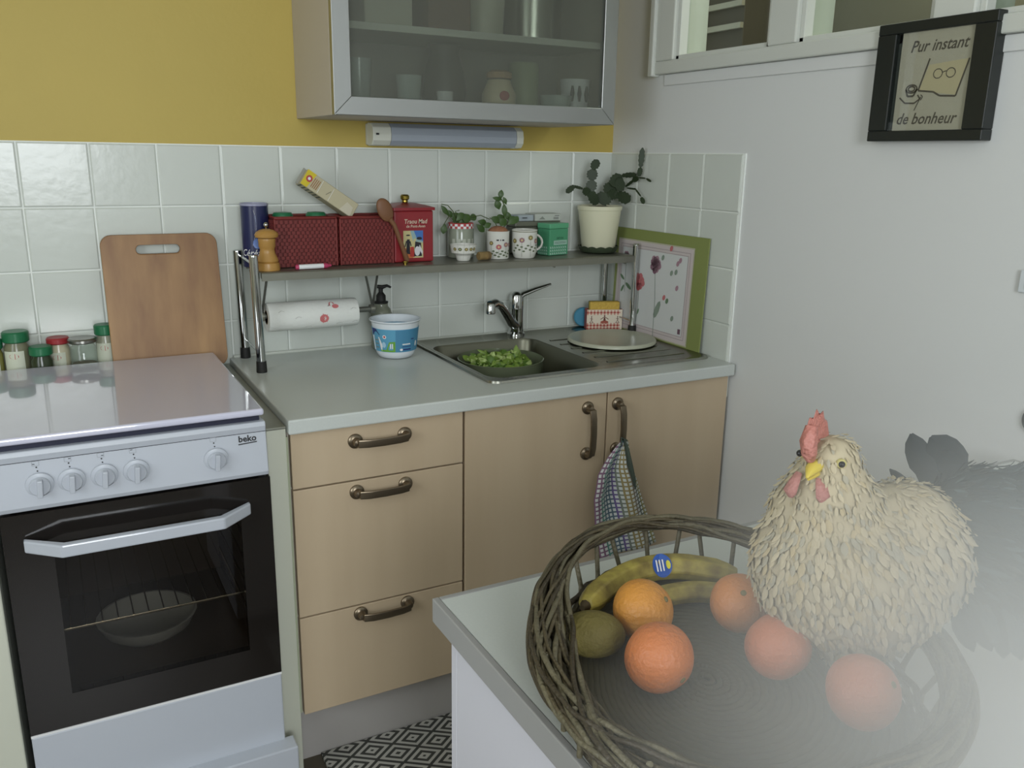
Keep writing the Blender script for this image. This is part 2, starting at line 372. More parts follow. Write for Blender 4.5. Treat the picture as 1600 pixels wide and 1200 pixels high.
# strip lamp under the cabinet
sl = thing('strip_lamp', (-.58,-.001,1.483), 'unlit white tube lamp fixed on the yellow wall under cabinet', 'lamp')
lx0, lx1 = -.815, -.357
BX('base', (lx0,lx1,-.02,-.001,1.456,1.512), M('lamp_plastic', (205,208,200), .4), sl, .003)
def lampsec(x0_, x1_, r, m, nm):
    b = MB(); pts = [(-.02,1.454),(-.052,1.456),(-.064,1.468),(-.066,1.484),(-.062,1.502),(-.045,1.513),(-.02,1.514)]
    b.prism([(y*1.0-(0 if r else 0), z) for y, z in pts], lambda u, v, d: (d,u,v), x0_, x1_); return b.build(nm, m, sl, bevel=.002)
lampsec(lx0, lx0+.052, 0, M('lamp_cap', (208,210,198), .35), 'end_cap'); lampsec(lx1-.022, lx1, 0, MATS['lamp_cap'], 'end_cap')
lampsec(lx0+.0525, lx1-.0225, 0, M('lamp_diffuser', (158,166,176), .25), 'diffuser')
BX('switch', (lx0+.008,lx0+.016,-.069,-.0655,1.482,1.487), RUBBER, sl, .0005)

# ================================================================ worktop, sink, base units
H = .9
BX0, BX1, BY0, BY1 = -.678, -.352, -.512, -.115
wt = thing('worktop', (-.6,-.32,.87), 'white laminate worktop along the tiled wall with sink set in', 'worktop')
mb = MB(); wx0, wx1, wy0, wy1 = -1.213, -.007, -.636, -.0075
xs = [wx0, BX0-.006, BX1+.006, wx1]; ys = [wy0, BY0-.006, BY1+.006, wy1]
vs = [(x,y,z) for z in (.868,H) for y in ys for x in xs]; fs = []
for j_ in range(3):
    for i in range(3):
        if i == 1 and j_ == 1: continue
        a = j_*4+i; fs += [(a,a+4,a+5,a+1), (a+16,a+17,a+21,a+20)]
for i in range(3):
    fs += [(i,i+1,i+17,i+16), (12+i+1,12+i,28+i,28+i+1), (i*4+4,i*4,i*4+16,i*4+20), (i*4+3,i*4+7,i*4+23,i*4+19)]
fs += [(6,5,21,22),(9,10,26,25),(5,9,25,21),(10,6,22,26)]
mb.add(vs, fs).build('slab', COUNTER, wt, bevel=.0035)
BX('wall_seal', (wx0+.01,wx1,-.016,-.0075,H-.001,H+.007), M('sealant', (196,200,190), .5), wt, .003)

sk = thing('sink', (-.36,-.29,H), 'stainless steel inset sink with ridged draining board', 'sink')
def loop(x0_, x1_, y0_, y1_, r, n=5): return rrect(x0_, x1_, y0_, y1_, r, n)
SX0, SX1, SY0, SY1 = -.705, -.018, -.556, -.028
# deck: ring of loops from outer rim in to the basin
def bridge(b, loops, m=None, cap=False):
    n = len(loops[0]); vs = [p for l in loops for p in l]; fs = []
    for i in range(len(loops)-1):
        for k in range(n):
            a, c = i*n+k, i*n+(k+1) % n; fs.append((a,c,c+n,a+n))
    if cap: fs.append(tuple(range((len(loops)-1)*n, len(loops)*n)))
    b.add(vs, fs, m)
L3 = lambda x0_,x1_,y0_,y1_,r,z: [(x,y,z) for x,y in loop(x0_,x1_,y0_,y1_,r)]
b = MB()
bridge(b, [L3(SX0,SX1,SY0,SY1,.03,H+.0005), L3(SX0+.002,SX1-.002,SY0+.002,SY1-.002,.028,H+.006), L3(SX0+.012,SX1-.012,SY0+.012,SY1-.012,.02,H+.006), L3(SX0+.016,SX1-.016,SY0+.016,SY1-.016,.018,H+.003),
           L3(BX0-.004,BX1+.004,BY0-.004,BY1+.004,.045,H+.003)])
b.build('deck', STEEL, sk, smooth=50)
b = MB(); bridge(b, [L3(BX0-.004,BX1+.004,BY0-.004,BY1+.004,.045,H+.003), L3(BX0,BX1,BY0,BY1,.042,H-.004), L3(BX0+.008,BX1-.008,BY0+.008,BY1-.008,.04,H-.13), L3(BX0+.03,BX1-.03,BY0+.03,BY1-.03,.03,H-.148), L3(-.54,-.49,-.34,-.29,.0249,H-.151)], cap=True)
b.build('basin', SINKIN, sk, smooth=50)
MB().lathe([(.02,0),(.03,.002),(.038,.001)], (-.515,-.315,H-.148), 24).build('drain', CHROME, sk, smooth=40)
for k in range(7):
    y_ = -.12-.06*k
    if k == 0: continue
    MB().tube([(-.318,y_,H+.003),(-.30,y_,H+.0035),(-.08,y_-.002,H+.0035),(-.06,y_,H+.003)], .006, 12, flat=.3).build('drainer_ridge', STEEL, sk, smooth=60)

tp = thing('mixer_tap', (-.371,-.062,H+.003), 'chrome single lever mixer tap at the back of the sink', 'tap')
tx, ty = -.371, -.062
MB().lathe([(0,0),(.027,0),(.027,.006),(.0225,.012),(.0215,.05),(.022,.078),(.0225,.082)], (tx,ty,H+.003), 28).build('body', CHROME, tp, smooth=35)
MB().lathe([(.0225,0),(.0225,.03),(.019,.042),(.008,.05),(0,.051)], (tx,ty,H+.0855), 28).build('cap', CHROME, tp, smooth=35)
MB().tube([(tx-.005,ty,1.006),(tx+.02,ty-.004,1.028),(tx+.06,ty-.012,1.042),(tx+.108,ty-.02,1.056)], [.015,.014,.0105,.006], 12, flat=.6).build('lever', CHROME, tp, smooth=60)
MB().tube([(tx-.002,ty-.005,.930),(tx-.03,ty-.022,.950),(tx-.062,ty-.045,.985),(tx-.09,ty-.066,1.010),(tx-.115,ty-.082,1.021),(tx-.137,ty-.096,1.018)], [.0155,.0145,.0135,.0125,.013,.0135], 16).build('spout', CHROME, tp, smooth=60)
MB().lathe([(.0125,0),(.0145,.002),(.0145,.026),(.012,.03),(0,.03)], (tx-.137,ty-.097,.994), 20).build('aerator', CHROME, tp, smooth=35)

# base units: thin carcass, doors, drawers
def bow_handle(parent, x, z, vert=False, L_=.122):
    y = -.6175; h = L_/2
    def P(a, d, s_=0): return (x+(s_ if vert else a), y-d, z+(a if vert else s_))
    hd = MB()
    hd.tube([P(-h+.004,.012),P(-h+.006,.026),P(-h*.6,.031),P(0,.033),P(h*.6,.031),P(h-.006,.026),P(h-.004,.012)], .0088, 16, flat=.32, up=(0,1,0), sq=.35)
    o = hd.build('handle', PEWTER, parent, smooth=50)
    for s_ in (-1,1):
        ax = Matrix.Rotation(PI/2, 3, 'X')
        MB().lathe([(0,-.001),(.0165,-.001),(.0165,.004),(.0145,.006),(.010,.008),(.0075,.02),(0,.022)], P(s_*(h-.004),0), 20, ax=ax).build('rosette', PEWTER, o, smooth=40)
    return o
def unit(name, x0_, x1_, label):
    u = thing(name, ((x0_+x1_)/2, -.3, FL), label, 'cabinet')
    BX('side_panel', (x0_, x0_+.016, -.597, -.01, .185, .867), CARC, u); BX('side_panel', (x1_-.016, x1_, -.597, -.01, .185, .867), CARC, u)
    BX('base_panel', (x0_+.016, x1_-.016, -.597, -.01, .185, .2), CARC, u)
    BX('plinth', (x0_, x1_, -.56, -.545, FL, .185), PLINTH, u)
    return u
du = unit('drawer_unit', -1.209, -.807, 'pale wood kitchen unit with three handled drawers under worktop')
for za, zb, hz in ((.740,.864,.830),(.4365,.7365,.712),(.19,.433,.414)):
    o = BX('drawer', (-1.206,-.809,-.617,-.599,za,zb), MAPLE, du, .0015); bow_handle(o, -1.010, hz)
su = unit('sink_unit', -.805, -.008, 'pale wood double door unit under the sink')
o = BX('door', (-.803,-.410,-.617,-.599,.19,.864), MAPLE, su, .0015); bow_handle(o, -.467, .770, True, .128)
o = BX('door', (-.406,-.012,-.617,-.599,.19,.864), MAPLE, su, .0015); bow_handle(o, -.377, .770, True, .128)
fp = thing('filler_panel', (-1.233,-.3,FL), 'narrow cream filler panel between stove and drawer unit', 'panel')
BX('front', (-1.2555,-1.2145,-.618,-.0075,FL,.878), FILLER, fp, .002)
BX('metal_strip', (-1.2560,-1.2145,-.62,-.0075,.8785,.8835), RUBBERGREY, fp, .001)
MB().tube([(-1.2135,-.617,.2),(-1.2135,-.617,.86)], .0025, 6).build('edge_seal', M('seal_green', (170,176,150), .5), fp)

# ================================================================ stove
st = thing('stove', (-1.5,-.38,FL), 'white free-standing gas stove with glass lid down and black oven door', 'stove')
A0, A1, SF, SB = -1.742, -1.262, -.645, -.105
mb = MB(); mb.box(A0+.004, A0+.02, SF, SB, FL+.02, .915); mb.box(A1-.02, A1-.004, SF, SB, FL+.02, .915); mb.box(A0+.02, A1-.02, SB-.02, SB, FL+.02, .915)
mb.box(A0+.02, A1-.02, SF, SB-.02, .895, .915); mb.box(A0+.02,A1-.02,SF,SB-.02,FL+.02,.14)
mb.build('body', STOVE, st, bevel=.003)
BX('rear_ledge', (A0+.004, A1-.002, SB+.0005, -.008, .86, .8985), STOVE, st, .002)
BX('lid', (A0-.002, A1-.004, -.664, SB, .9265, .9405), M('stove_lid_enamel', (205,205,222), .08, coat=.6), st, .005, seg=3)
BX('lid_gap', (A0+.006, A1-.012, -.652, SB-.01, .915, .9265), M('lid_gap_dark', (34,36,56), .5), st)
# control panel, slightly raked
mb = MB(); mb.prism([(-.640,.805),(-.640,.9145),(-.664,.9145),(-.667,.906),(-.664,.895),(-.672,.812),(-.668,.803)], lambda u, v, d: (d, u, v), A0, A1-.003)
cp = mb.build('control_panel', STOVEP, st, bevel=.002)
def cpfn(u, v): # u = x, v = z on the raked front
    t = (v-.812)/(.895-.812); return (u, -.6722+.008*t-.0004, v)
pr = Print(cpfn)
pr.line([(A0+.002,.8945),(A1-.004,.8945)], .0012, INK)
pr.text('beko', -1.302, .8835, .0175, INK, .03)
pr.line([(-1.320,.8735),(-1.284,.8755)], .0022, INK)
pr.build('panel_lettering', None, st)
KN = [(-1.668,0),(-1.6165,1),(-1.5625,2),(-1.508,3),(-1.364,4)]
for x, i in KN:
    z = .850 if i < 4 else .851; ax = Matrix.Rotation(PI/2+.09, 3, 'X'); c = cpfn(x, z); c = (c[0], c[1]+.001, c[2])
    MB().lathe([(0,0),(.0235,0),(.023,.003),(.0185,.005),(0,.005)], c, 28, ax=ax).build('knob_seat', STOVEP, st, smooth=40)
    k = MB().lathe([(.0172,.0048),(.0172,.011),(.0162,.0125),(0,.0125)], c, 28, ax=ax).build('knob', STOVEP, st, smooth=40)
    g = MB(); g.xf = Matrix.Translation(c) @ Matrix.Rotation(PI/2+.09, 4, 'X') @ Matrix.Rotation(-.06, 4, 'Z'); g.box(-.0045,.0045,-.0165,.0165,.010,.024); g.build('knob_grip', STOVEP, k, bevel=.0015)
    p = Print(cpfn)
    p.poly(ell(x-.001, z+.0255, .0014, .0014, 8), INK); p.poly(ell(x-.002, z+.0325, .0015, .0015, 8), INK)
    q = (x-.003, z+.0395)
    for a in range(4):
        e = [(-1,-.8),(1,-.8),(1,.8),(-1,.8)]; p.line([(q[0]+e[a][0]*.0055,q[1]+e[a][1]*.005),(q[0]+e[(a+1)%4][0]*.0055,q[1]+e[(a+1)%4][1]*.005)], .0006, M('light_print', (150,154,160), .6))
    if i < 4:
        e = [(-.003,-.001),(.003,.001),(.003,-.001),(-.002,.002)][i]; p.line([(q[0]+e[0]-.002,q[1]+e[1]),(q[0]+e[0]+.002,q[1]+e[1])], .0012, INK)
        p.line([(x+.0205*math.cos(t), z+.0205*math.sin(t)) for t in [-.2-1.5*s_/8 for s_ in range(9)]], .0011, INK)
    p.line([(x+.0180*math.cos(t), z-.001+.0180*math.sin(t)) for t in [2*PI*s_/24 for s_ in range(25)]], .0005, INK)
    p.build('dial_marks', None, k)
# oven door: black glass frame round a tinted window, handle
dz0, dz1 = .350, .798
gx0, gx1, gz0, gz1 = -1.66, -1.325, .42, .735
mb = MB()
for b in ((A0+.004,gx0,dz0,dz1),(gx1,A1-.001,dz0,dz1),(gx0,gx1,dz0,gz0),(gx0,gx1,gz1,dz1)): mb.box(b[0],b[1],-.668,-.650,b[2],b[3])
od = mb.build('oven_door', BLACKGLOSS, st)
MB().add([(gx0,-.667,gz0),(gx1,-.667,gz0),(gx1,-.667,gz1),(gx0,-.667,gz1)], [(0,1,2,3)]).build('window', OVENPANE, od)
hb = MB(); hp = [(-1.705,-.668),(-1.640,-.716),(-1.372,-.716),(-1.307,-.668),(-1.307,-.682),(-1.366,-.733),(-1.646,-.733),(-1.705,-.682)]
hb.prism([hp[i] for i in (0,1,2,3,4,5,6,7)], lambda u, v, d: (u, v, d), .729, .753)
hb.build('handle', STOVE, od, bevel=.003)
BX('sill_trim', (A0+.004,A1-.001,-.669,-.650,.345,.3495), WHITEINK, st)
BX('lower_panel', (A0+.004,A1-.001,-.667,-.648,.165,.344), STOVE, st, .003)
BX('storage_drawer', (A0+.012,A1+.018,-.705,-.66,.045,.181), STOVE, st, .003)
BX('adjusting_foot', (A1-.05,A1-.02,-.62,-.59,FL,FL+.02), RUBBER, st); BX('adjusting_foot', (A0+.02,A0+.05,-.62,-.59,FL,FL+.02), RUBBER, st)
# oven cavity
mb = MB(); ox0, ox1, oy0, oy1, oz0, oz1 = -1.69,-1.30,-.648,-.17,.38,.76
v = [(x,y,z) for z in (oz0,oz1) for y in (oy0,oy1) for x in (ox0,ox1)]
mb.add(v, [(0,1,3,2),(4,6,7,5),(2,3,7,6),(0,2,6,4),(1,5,7,3)]).build('oven_liner', M('oven_enamel', (78,66,54), .35), st)
mb = MB(); yf, yb, zr = -.61, -.2, .525
mb.tube([(ox0+.01,yf,zr),(ox1-.01,yf,zr),(ox1-.01,yb,zr),(ox0+.01,yb,zr)], .0025, 6, closed=True)
for k in range(12): x = ox0+.04+k*.0285; mb.tube([(x,yf,zr+.002),(x,yb,zr+.002)], .0016, 5)
mb.build('oven_rack', M('rack_chrome', (205,196,170), .2, 1), st, smooth=60)
mb = MB()
for k in range(4):
    z = .45+.06*k; mb.tube([(ox0+.004,-.6,z),(ox0+.004,-.2,z)], .003, 6); mb.tube([(ox1-.004,-.6,z),(ox1-.004,-.2,z)], .003, 6)
mb.tube([(ox0+.006,-.6,.42),(ox0+.006,-.6,.72)], .003, 6)
mb.build('shelf_runners', MATS['rack_chrome'], st, smooth=60)
crock('round_dish', -1.50, -.42, .3805, [(0,0),(.068,0),(.092,.018),(.106,.045),(.101,.045),(.088,.022),(.066,.006),(0,.006)], M('dish_grey', (196,200,190), .4), 'round pale dish sitting low in the oven under the wire rack', 'dish')
# pale unit at the left of the stove
lu = thing('side_unit', (-2.0,-.3,FL), 'pale panel side unit standing left of the stove', 'cabinet')
BX('body', (-2.25,-1.752,-.63,-.01,FL,.86), FILLER, lu, .002); BX('front', (-2.25,-1.752,-.655,-.631,.1,.855), FILLER, lu, .003); BX('top', (-2.26,-1.749,-.66,-.01,.861,.9), COUNTER, lu, .003)

# ---------------------------------------------------------------- things behind / on the stove
cb = thing('cutting_board', (-1.365,-.06,.8985), 'bamboo cutting board with slot handle leaning on tiles behind stove', 'cutting board')
def cbf(u, v, d):      # board plane leaning back on the tiles
    lean = .055*(v/.333); return (u, -.088+lean+d, .8995+v)
outer = rrect(-1.4985,-1.2285,0,.333,.026,6); n_ = len(outer)
slot = rrect(-1.420,-1.318,.286,.308,.0109,6)
vs = [cbf(u,v,d) for d in (0,.014) for u,v in outer] + [cbf(u,v,d) for d in (0,.014) for u,v in slot]
fs = []
for k in range(n_):
    a, c = k, (k+1) % n_
    fs += [(a,c,n_+c,n_+a), (2*n_+a,3*n_+a,3*n_+c,2*n_+c), (a,2*n_+a,2*n_+c,c), (n_+a,n_+c,3*n_+c,3*n_+a)]
MB().add(vs, fs).build('board', BAMBOO, cb, bevel=.002)

LABEL = M('jar_label', (202,206,186), .6)
def spice(x, y, r, h, lidm, lidh, content, label, lab=True, lidr=1.06, neck=.8):
    t = thing('spice_jar', (x,y,.8985), label, 'jar', 'spice jars in a row behind the stove')
    z = .8990
    MB().lathe([(0,0),(r*.95,0),(r,.004),(r,h-lidh-.012),(r*neck,h-lidh-.002),(r*neck,h-lidh)], (x,y,z), 24).build('glass', CLEAR if content is None else M(content[0], content[1], .2), t, smooth=40)
    if content is None: MB().lathe([(0,.002),(r*.9,.002),(r*.9,h*.35),(0,h*.37)], (x,y,z), 20).build('contents', M('grey_spice', (120,116,100), .7), t, smooth=40)
    MB().lathe([(r*.9*lidr,h-lidh+.0005),(r*lidr,h-lidh+.003),(r*lidr,h-.003),(r*lidr*.9,h),(0,h)], (x,y,z), 24).build('lid', lidm, t, smooth=35)
    if lab:
        f = cyl((x,y), r+.0004, z); p = Print(f)
        p.rect(-.8,.9,.012,h-lidh-.018,LABEL,10); p.poly([(a, b) for a, b in ell(.1,h-lidh-.03,.38,.0065)], REDINK)
        p.build('label', None, t)
    return t
GLID = M('green_plastic_lid', (30,104,66), .4); RLID = M('red_plastic_lid', (150,44,48), .4); SLID = M('steel_lid', (130,130,124), .3, .9)
spice(-1.699,-.048,.027,.120,GLID,.026,('herb_jar',(120,120,96)),'spice jar with green lid at the far left of the row behind stove')
spice(-1.650,-.073,.024,.085,GLID,.022,('dark_herb_jar',(48,58,38)),'small dark jar with green lid, second in the row behind stove', False)
spice(-1.612,-.036,.024,.096,RLID,.016,('cream_herb_jar',(190,184,156)),'jar with red lid behind the steel lidded glass jar')
spice(-1.560,-.062,.030,.095,SLID,.012,None,'clear glass jar with flat steel lid behind the stove', False, 1.1, .75)
spice(-1.508,-.032,.0225,.119,GLID,.026,('pale_herb_jar',(150,152,132)),'tall spice jar with dark green lid beside the cutting board')
spice(-1.746,-.05,.0185,.105,GLID,.024,('olive_herb_jar',(120,118,60)),'jar cut by the left picture edge, olive contents')

# ================================================================ over-sink rack
rk = thing('shelf_rack', (-.6,-.11,H), 'chrome over-sink shelf rack standing across the worktop and sink', 'rack')
RX0, RX1, RY0, RY1, RZ = -1.170, -.038, -.203, -.024, 1.149
for (x, y, zb, zt) in ((RX0,RY0,H,1.188),(RX0-.003,RY1,H,1.182),(RX1,RY0,H+.0035,1.178),(RX1,RY1-.02,H+.0035,1.13)):
    p_ = MB().tube([(x-.004 if x < -.5 else x, y, zt),(x, y, zb+.022)], .0112 if x < -.5 else .0092, 16).build('post', CHROME, rk, smooth=50)
    MB().lathe([(0,zt),(.0115 if x < -.5 else .0095,zt),(.011 if x < -.5 else .009,zt+.003),(.007,zt+.005),(0,zt+.005)], (x-.004 if x < -.5 else x,y,0), 14).build('cap', CHROME, p_, smooth=50)
    MB().lathe([(.0130,zb),(.0134,zb+.004),(.0124,zb+.028),(.0110,zb+.029)], (x,y,0), 16).build('rubber_foot', RUBBER, p_, smooth=50)
for z, x in ((.945, RX0), (1.168, RX0-.003), (.945, RX1), (1.135, RX1)):
    MB().tube([(x,RY0,z),(x,RY1 if x < -.5 else RY1-.02,z+.005)], .0025 if z < 1 else .004, 8).build('cross_bar', CHROME, rk, smooth=50)
SH = M('shelf_metal', (136,136,124), .35, .6, var=.15, vscale=14)
mb = MB(); mb.box(RX0+.012, RX1-.009, RY0+.002, RY1-.008, RZ-.003, RZ-.0005)
mb.tube([(RX0+.012,RY0+.001,RZ-.008),(RX1-.009,RY0+.001,RZ-.008)], .0078, 12); mb.box(RX0+.012, RX1-.009, RY0-.0075, RY0-.0035, RZ-.021, RZ-.003)
mb.tube([(RX0+.012,RY1-.008,RZ-.006),(RX1-.009,RY1-.008,RZ-.006)], .005, 10)
mb.build('shelf_plate', SH, rk, smooth=50)
for xa in (-1.142, -.845):
    for dx in (-.022, .022):
        MB().tube([(xa+dx,-.11,RZ-.004),(xa,-.112,1.03)], .0085, 4, flat=.4).build('bracket', M('bracket_grey', (110,112,104), .4, .5), rk)
    ax = Matrix.Rotation(PI/2, 3, 'Y'); MB().lathe([(0,-.008),(.013,-.008),(.013,.004),(0,.004)], (xa,-.112,1.024), 18, ax=ax).build('hinge', SH, rk, smooth=40)
MB().tube([(-1.142,-.112,1.024),(-.848,-.112,1.024)], .0075, 12).build('rod', MATS['bracket_grey'], rk, smooth=50)
for xa in (-.30,-.045): MB().prism([(xa-.075,RZ-.021),(xa+.012,RZ-.021),(xa+.01,RZ-.034),(xa-.003,RZ-.028)], lambda u, v, d: (u, d, v), -.15, -.14).build('folding_stay', SH, rk)

pt = thing('paper_towel_roll', (-1.01,-.112,1.024), 'white paper towel roll with pink flamingo print under the rack', 'paper towel')
ax = Matrix.Rotation(PI/2, 3, 'Y'); PAPER = M('paper_towel', (220,222,216), .9, bump=.15, bscale=120)
MB().lathe([(.018,0),(.036,0),(.0375,.004),(.0378,.12),(.037,.232),(.036,.237),(.018,.237)], (-1.131,-.112,1.0205), 40, ax=ax).build('paper', PAPER, pt, smooth=45)
MB().lathe([(.0165,-.001),(.0183,-.001),(.0183,.238),(.0165,.238),(.0165,-.001)], (-1.131,-.112,1.0205), 24, ax=ax).build('cardboard_core', M('cardboard', (150,134,112), .8), pt, smooth=45)
def pf_(u, v): # u along x, v angle from front
    return (u, -.112-.0383*math.cos(v), 1.0205+.0383*math.sin(v))
p = Print(pf_); PINK = M('pink_print', (196,112,112), .8)
def flam(cx, cy, s_):
    p.line([(cx+s_*.004*math.cos(t), cy+s_*.12+s_*.16*math.sin(t)) for t in [PI*1.15-PI*1.1*k/8 for k in range(9)]], .0022*s_, PINK)
    p.poly(ell(cx+.006*s_, cy+.03, .006*s_, .11*s_), PINK); p.line([(cx-.004*s_, cy+.2),(cx-.007*s_, cy+.05)], .0018, INK)
flam(-.967, .62, 1.5)
p.poly(ell(-.990,-.18,.012,.30), PINK)
for k in range(7): a = k*.9; p.line([(-.990,-.18),(-.990+.014*math.cos(a),-.18+.36*math.sin(a))], .0016, PINK)
for cx, cy in ((-1.058,.02),(-.948,-.62),(-.905,-.55),(-1.10,.5),(-1.03,-.75),(-.91,.4)):
    p.line([(cx-.008,cy-.06),(cx,cy+.06),(cx+.008,cy-.02)], .0013, M('grey_print', (130,134,126), .8))
p.build('printed_motifs', None, pt)

# ---------------------------------------------------------------- on the shelf, left to right
S = RZ
ct = thing('cereal_canister', (-1.138,-.072,S), 'navy blue cylindrical canister with white script lettering on the rack', 'canister')
MB().lathe([(0,0),(.034,0),(.034,.152),(.0345,.1525)], (-1.138,-.072,S), 40).build('body', M('navy_tin', (34,40,78), .3), ct, smooth=40)
MB().lathe([(.0348,.1528),(.0350,.158),(.033,.159),(.0325,.156),(0,.156)], (-1.138,-.072,S), 40).build('lid', M('canister_lid', (150,152,176), .3), ct, smooth=40)
p = Print(cyl((-1.138,-.072), .034, S)); SW = M('pale_blue_print', (96,124,184), .4)
p.line([(-.1+.33*math.sin(t*.32), .055+.011*t) for t in range(9)], .0016, WHITEINK)
p.line([(.12+.12*math.sin(t*.4), .06+.01*t) for t in range(8)], .005, SW); p.poly(ell(.25,.06,.32,.013), SW)
vs_, fs_ = text2d('Céréales', .004); p.add([p.fn(.08+(x+y*.25)*.021/.034, .036+y*.024) for x,y in vs_], fs_, WHITEINK)
vs_, fs_ = text2d('500 g', 0); p.add([p.fn(-.42+x*.008/.034, .018+y*.008) for x,y in vs_], fs_, SW)
p.build('lettering', None, ct)
ct.rotation_euler.z = 0

pm = thing('pepper_mill', (-1.131,-.163,S), 'turned wooden pepper mill with small steel knob on rack', 'pepper mill')
WD = M('turned_wood', (178,136,72), .35, var=.1, vscale=20)
MB().lathe([(0,0),(.0285,0),(.029,.004),(.028,.012),(.0275,.018),(.024,.0195),(.0265,.023),(.023,.032),(.019,.042),(.0175,.05),(.019,.056),(.0205,.058),(.0205,.07),(.0215,.0735),(.0205,.078)], (-1.131,-.163,S), 32).build('body', WD, pm, smooth=38)
MB().lathe([(.0205,.0783),(.0275,.0815),(.0288,.087),(.026,.093),(.017,.0985),(.008,.101),(0,.1015)], (-1.131,-.163,S), 32).build('head', WD, pm, smooth=38)
MB().lathe([(.002,.1015),(.0025,.105),(.0058,.108),(.0062,.112),(.004,.116),(0,.117)], (-1.131,-.163,S), 16).build('knob', CHROME, pm, smooth=50)

WK = M('red_wicker', (120,42,38), .5, var=.25, vscale=60)
def wbasket(x0_, x1_, y0_, y1_, h, label):
    t = thing('wicker_basket', ((x0_+x1_)/2,(y0_+y1_)/2,S), label, 'basket', 'red wicker baskets on the rack')
    mb = MB(); mb.box(x0_+.004,x1_-.004,y0_+.004,y1_-.004,S+.001,S+.004)
    for a,b,c,d in ((x0_+.003,x1_-.003,y0_+.003,y0_+.006),(x0_+.003,x1_-.003,y1_-.006,y1_-.003),(x0_+.003,x0_+.006,y0_+.003,y1_-.003),(x1_-.006,x1_-.003,y0_+.003,y1_-.003)): mb.box(a,b,c,d,S+.004,S+h-.004)
    mb.build('liner', M('wicker_liner', (92,34,32), .7), t)
    wv = MB(); n = 26; rows = 13
    for r_ in range(rows):
        z = S+.007+(h-.02)*r_/(rows-1)
        for k in range(n):   # short over-strands on the front, alternating per row
            if (k+r_) % 2: continue
            xa = x0_+.004+(x1_-x0_-.008)*k/n; xb = x0_+.004+(x1_-x0_-.008)*(k+1)/n
            wv.box(xa-.0008, xb+.0008, y0_+.0005, y0_+.003, z-.0042, z+.0042)
        for k in range(12):
            if (k+r_) % 2: continue
            ya = y0_+.006+(y1_-y0_-.012)*k/12; yb = ya+(y1_-y0_-.012)/12
            for xx in (x0_+.0005, x1_-.003): wv.box(xx, xx+.0025, ya, yb, z-.0042, z+.0042)
    wv.build('weave', WK, t, kind='stuff')
    rim = MB(); rz_ = S+h-.003
    rim.tube([(x0_+.004,y0_+.004,rz_),(x1_-.004,y0_+.004,rz_),(x1_-.004,y1_-.004,rz_),(x0_+.004,y1_-.004,rz_)], .0042, 8, closed=True); rim.build('rim', WK, t, smooth=50)
    for x in (x0_+.003, x1_-.003): MB().tube([(x,y0_+.003,S+.001),(x,y0_+.003,S+h-.006)], .0032, 8).build('corner_rod', WK, t, smooth=50)
    return t
wbasket(-1.107,-.944,-.142,-.03,.127,'dark red wicker basket with green lidded jars, beside pepper mill')
wbasket(-.939,-.790,-.142,-.03,.126,'dark red wicker basket under the tilted carton, beside wooden spoon')
for x, y, lb in ((-1.070,-.085,'green lidded jar inside left red wicker basket, left one'),(-.985,-.09,'green lidded jar inside left red wicker basket, near the carton')):
    t = thing('small_jar', (x,y,S+.004), lb, 'jar', 'jars inside the left red wicker basket')
    MB().lathe([(0,.001),(.024,.001),(.025,.11)], (x,y,S+.004), 20).build('glass', M('herb_jar', (0,0,0)), t, smooth=40)
    MB().lathe([(.0258,.1105),(.026,.125),(.022,.131),(0,.133)], (x,y,S+.004), 24).build('lid', GLID, t, smooth=35)
cr = thing('food_carton', (-.957,-.115,S+.13), 'beige and yellow carton tilted on top of the red baskets', 'carton')
R2 = Matrix.Translation((-.9525,-.100,1.3275)) @ Matrix.Rotation(.60, 4, 'Y') @ Matrix.Rotation(-.12, 4, 'X')
mb = MB(); mb.xf = R2; mb.box(-.082,.076,-.02,.02,-.021,.021, M('carton_beige', (184,176,146), .5)); mb.build('box', None, cr, bevel=.002)
mb = MB(); mb.xf = R2; mb.box(-.0885,-.0822,-.0015,.0015,-.022,.022); mb.build('crimped_end', M('carton_grey', (150,150,140), .5), cr)
p = Print(lambda u, v: tuple(R2 @ Vector((u,-.0205,v)))); YL = M('carton_yellow', (206,186,44), .5)
p.poly([(-.082,.021),(-.056,.021),(-.064,-.021),(-.082,-.021)], YL); p.poly(ell(-.068,.002,.0085,.009), REDINK); p.poly(ell(-.068,.002,.004,.004), WHITEINK)
p.text('Dinkel', -.046, 0, .013, REDINK, .01) if False else [p.line([(-.056+.005*k,-.014),(-.054+.005*k,.012)], .0022, M('ochre_print', (150,104,66), .6)) for k in range(4)]
p.line([(-.034,-.018),(-.034,.018)], .001, WHITEINK); p.line([(-.012,-.008),(-.004,.006)], .001, INK); p.line([(.0,-.019),(.0,.016)], .001, WHITEINK)
p.poly([(.036,-.02),(.07,-.02),(.066,.004),(.046,.008)], M('pale_print', (198,192,170), .5))
p.build('printing', None, cr)
p = Print(lambda u, v: tuple(R2 @ Vector((u,v,-.0214))))
for k in range(6): p.line([(-.076+.011*k,-.016),(-.076+.011*k,.016)], .004, M('dark_green_print', (60,72,52), .5))
p.build('side_printing', None, cr)

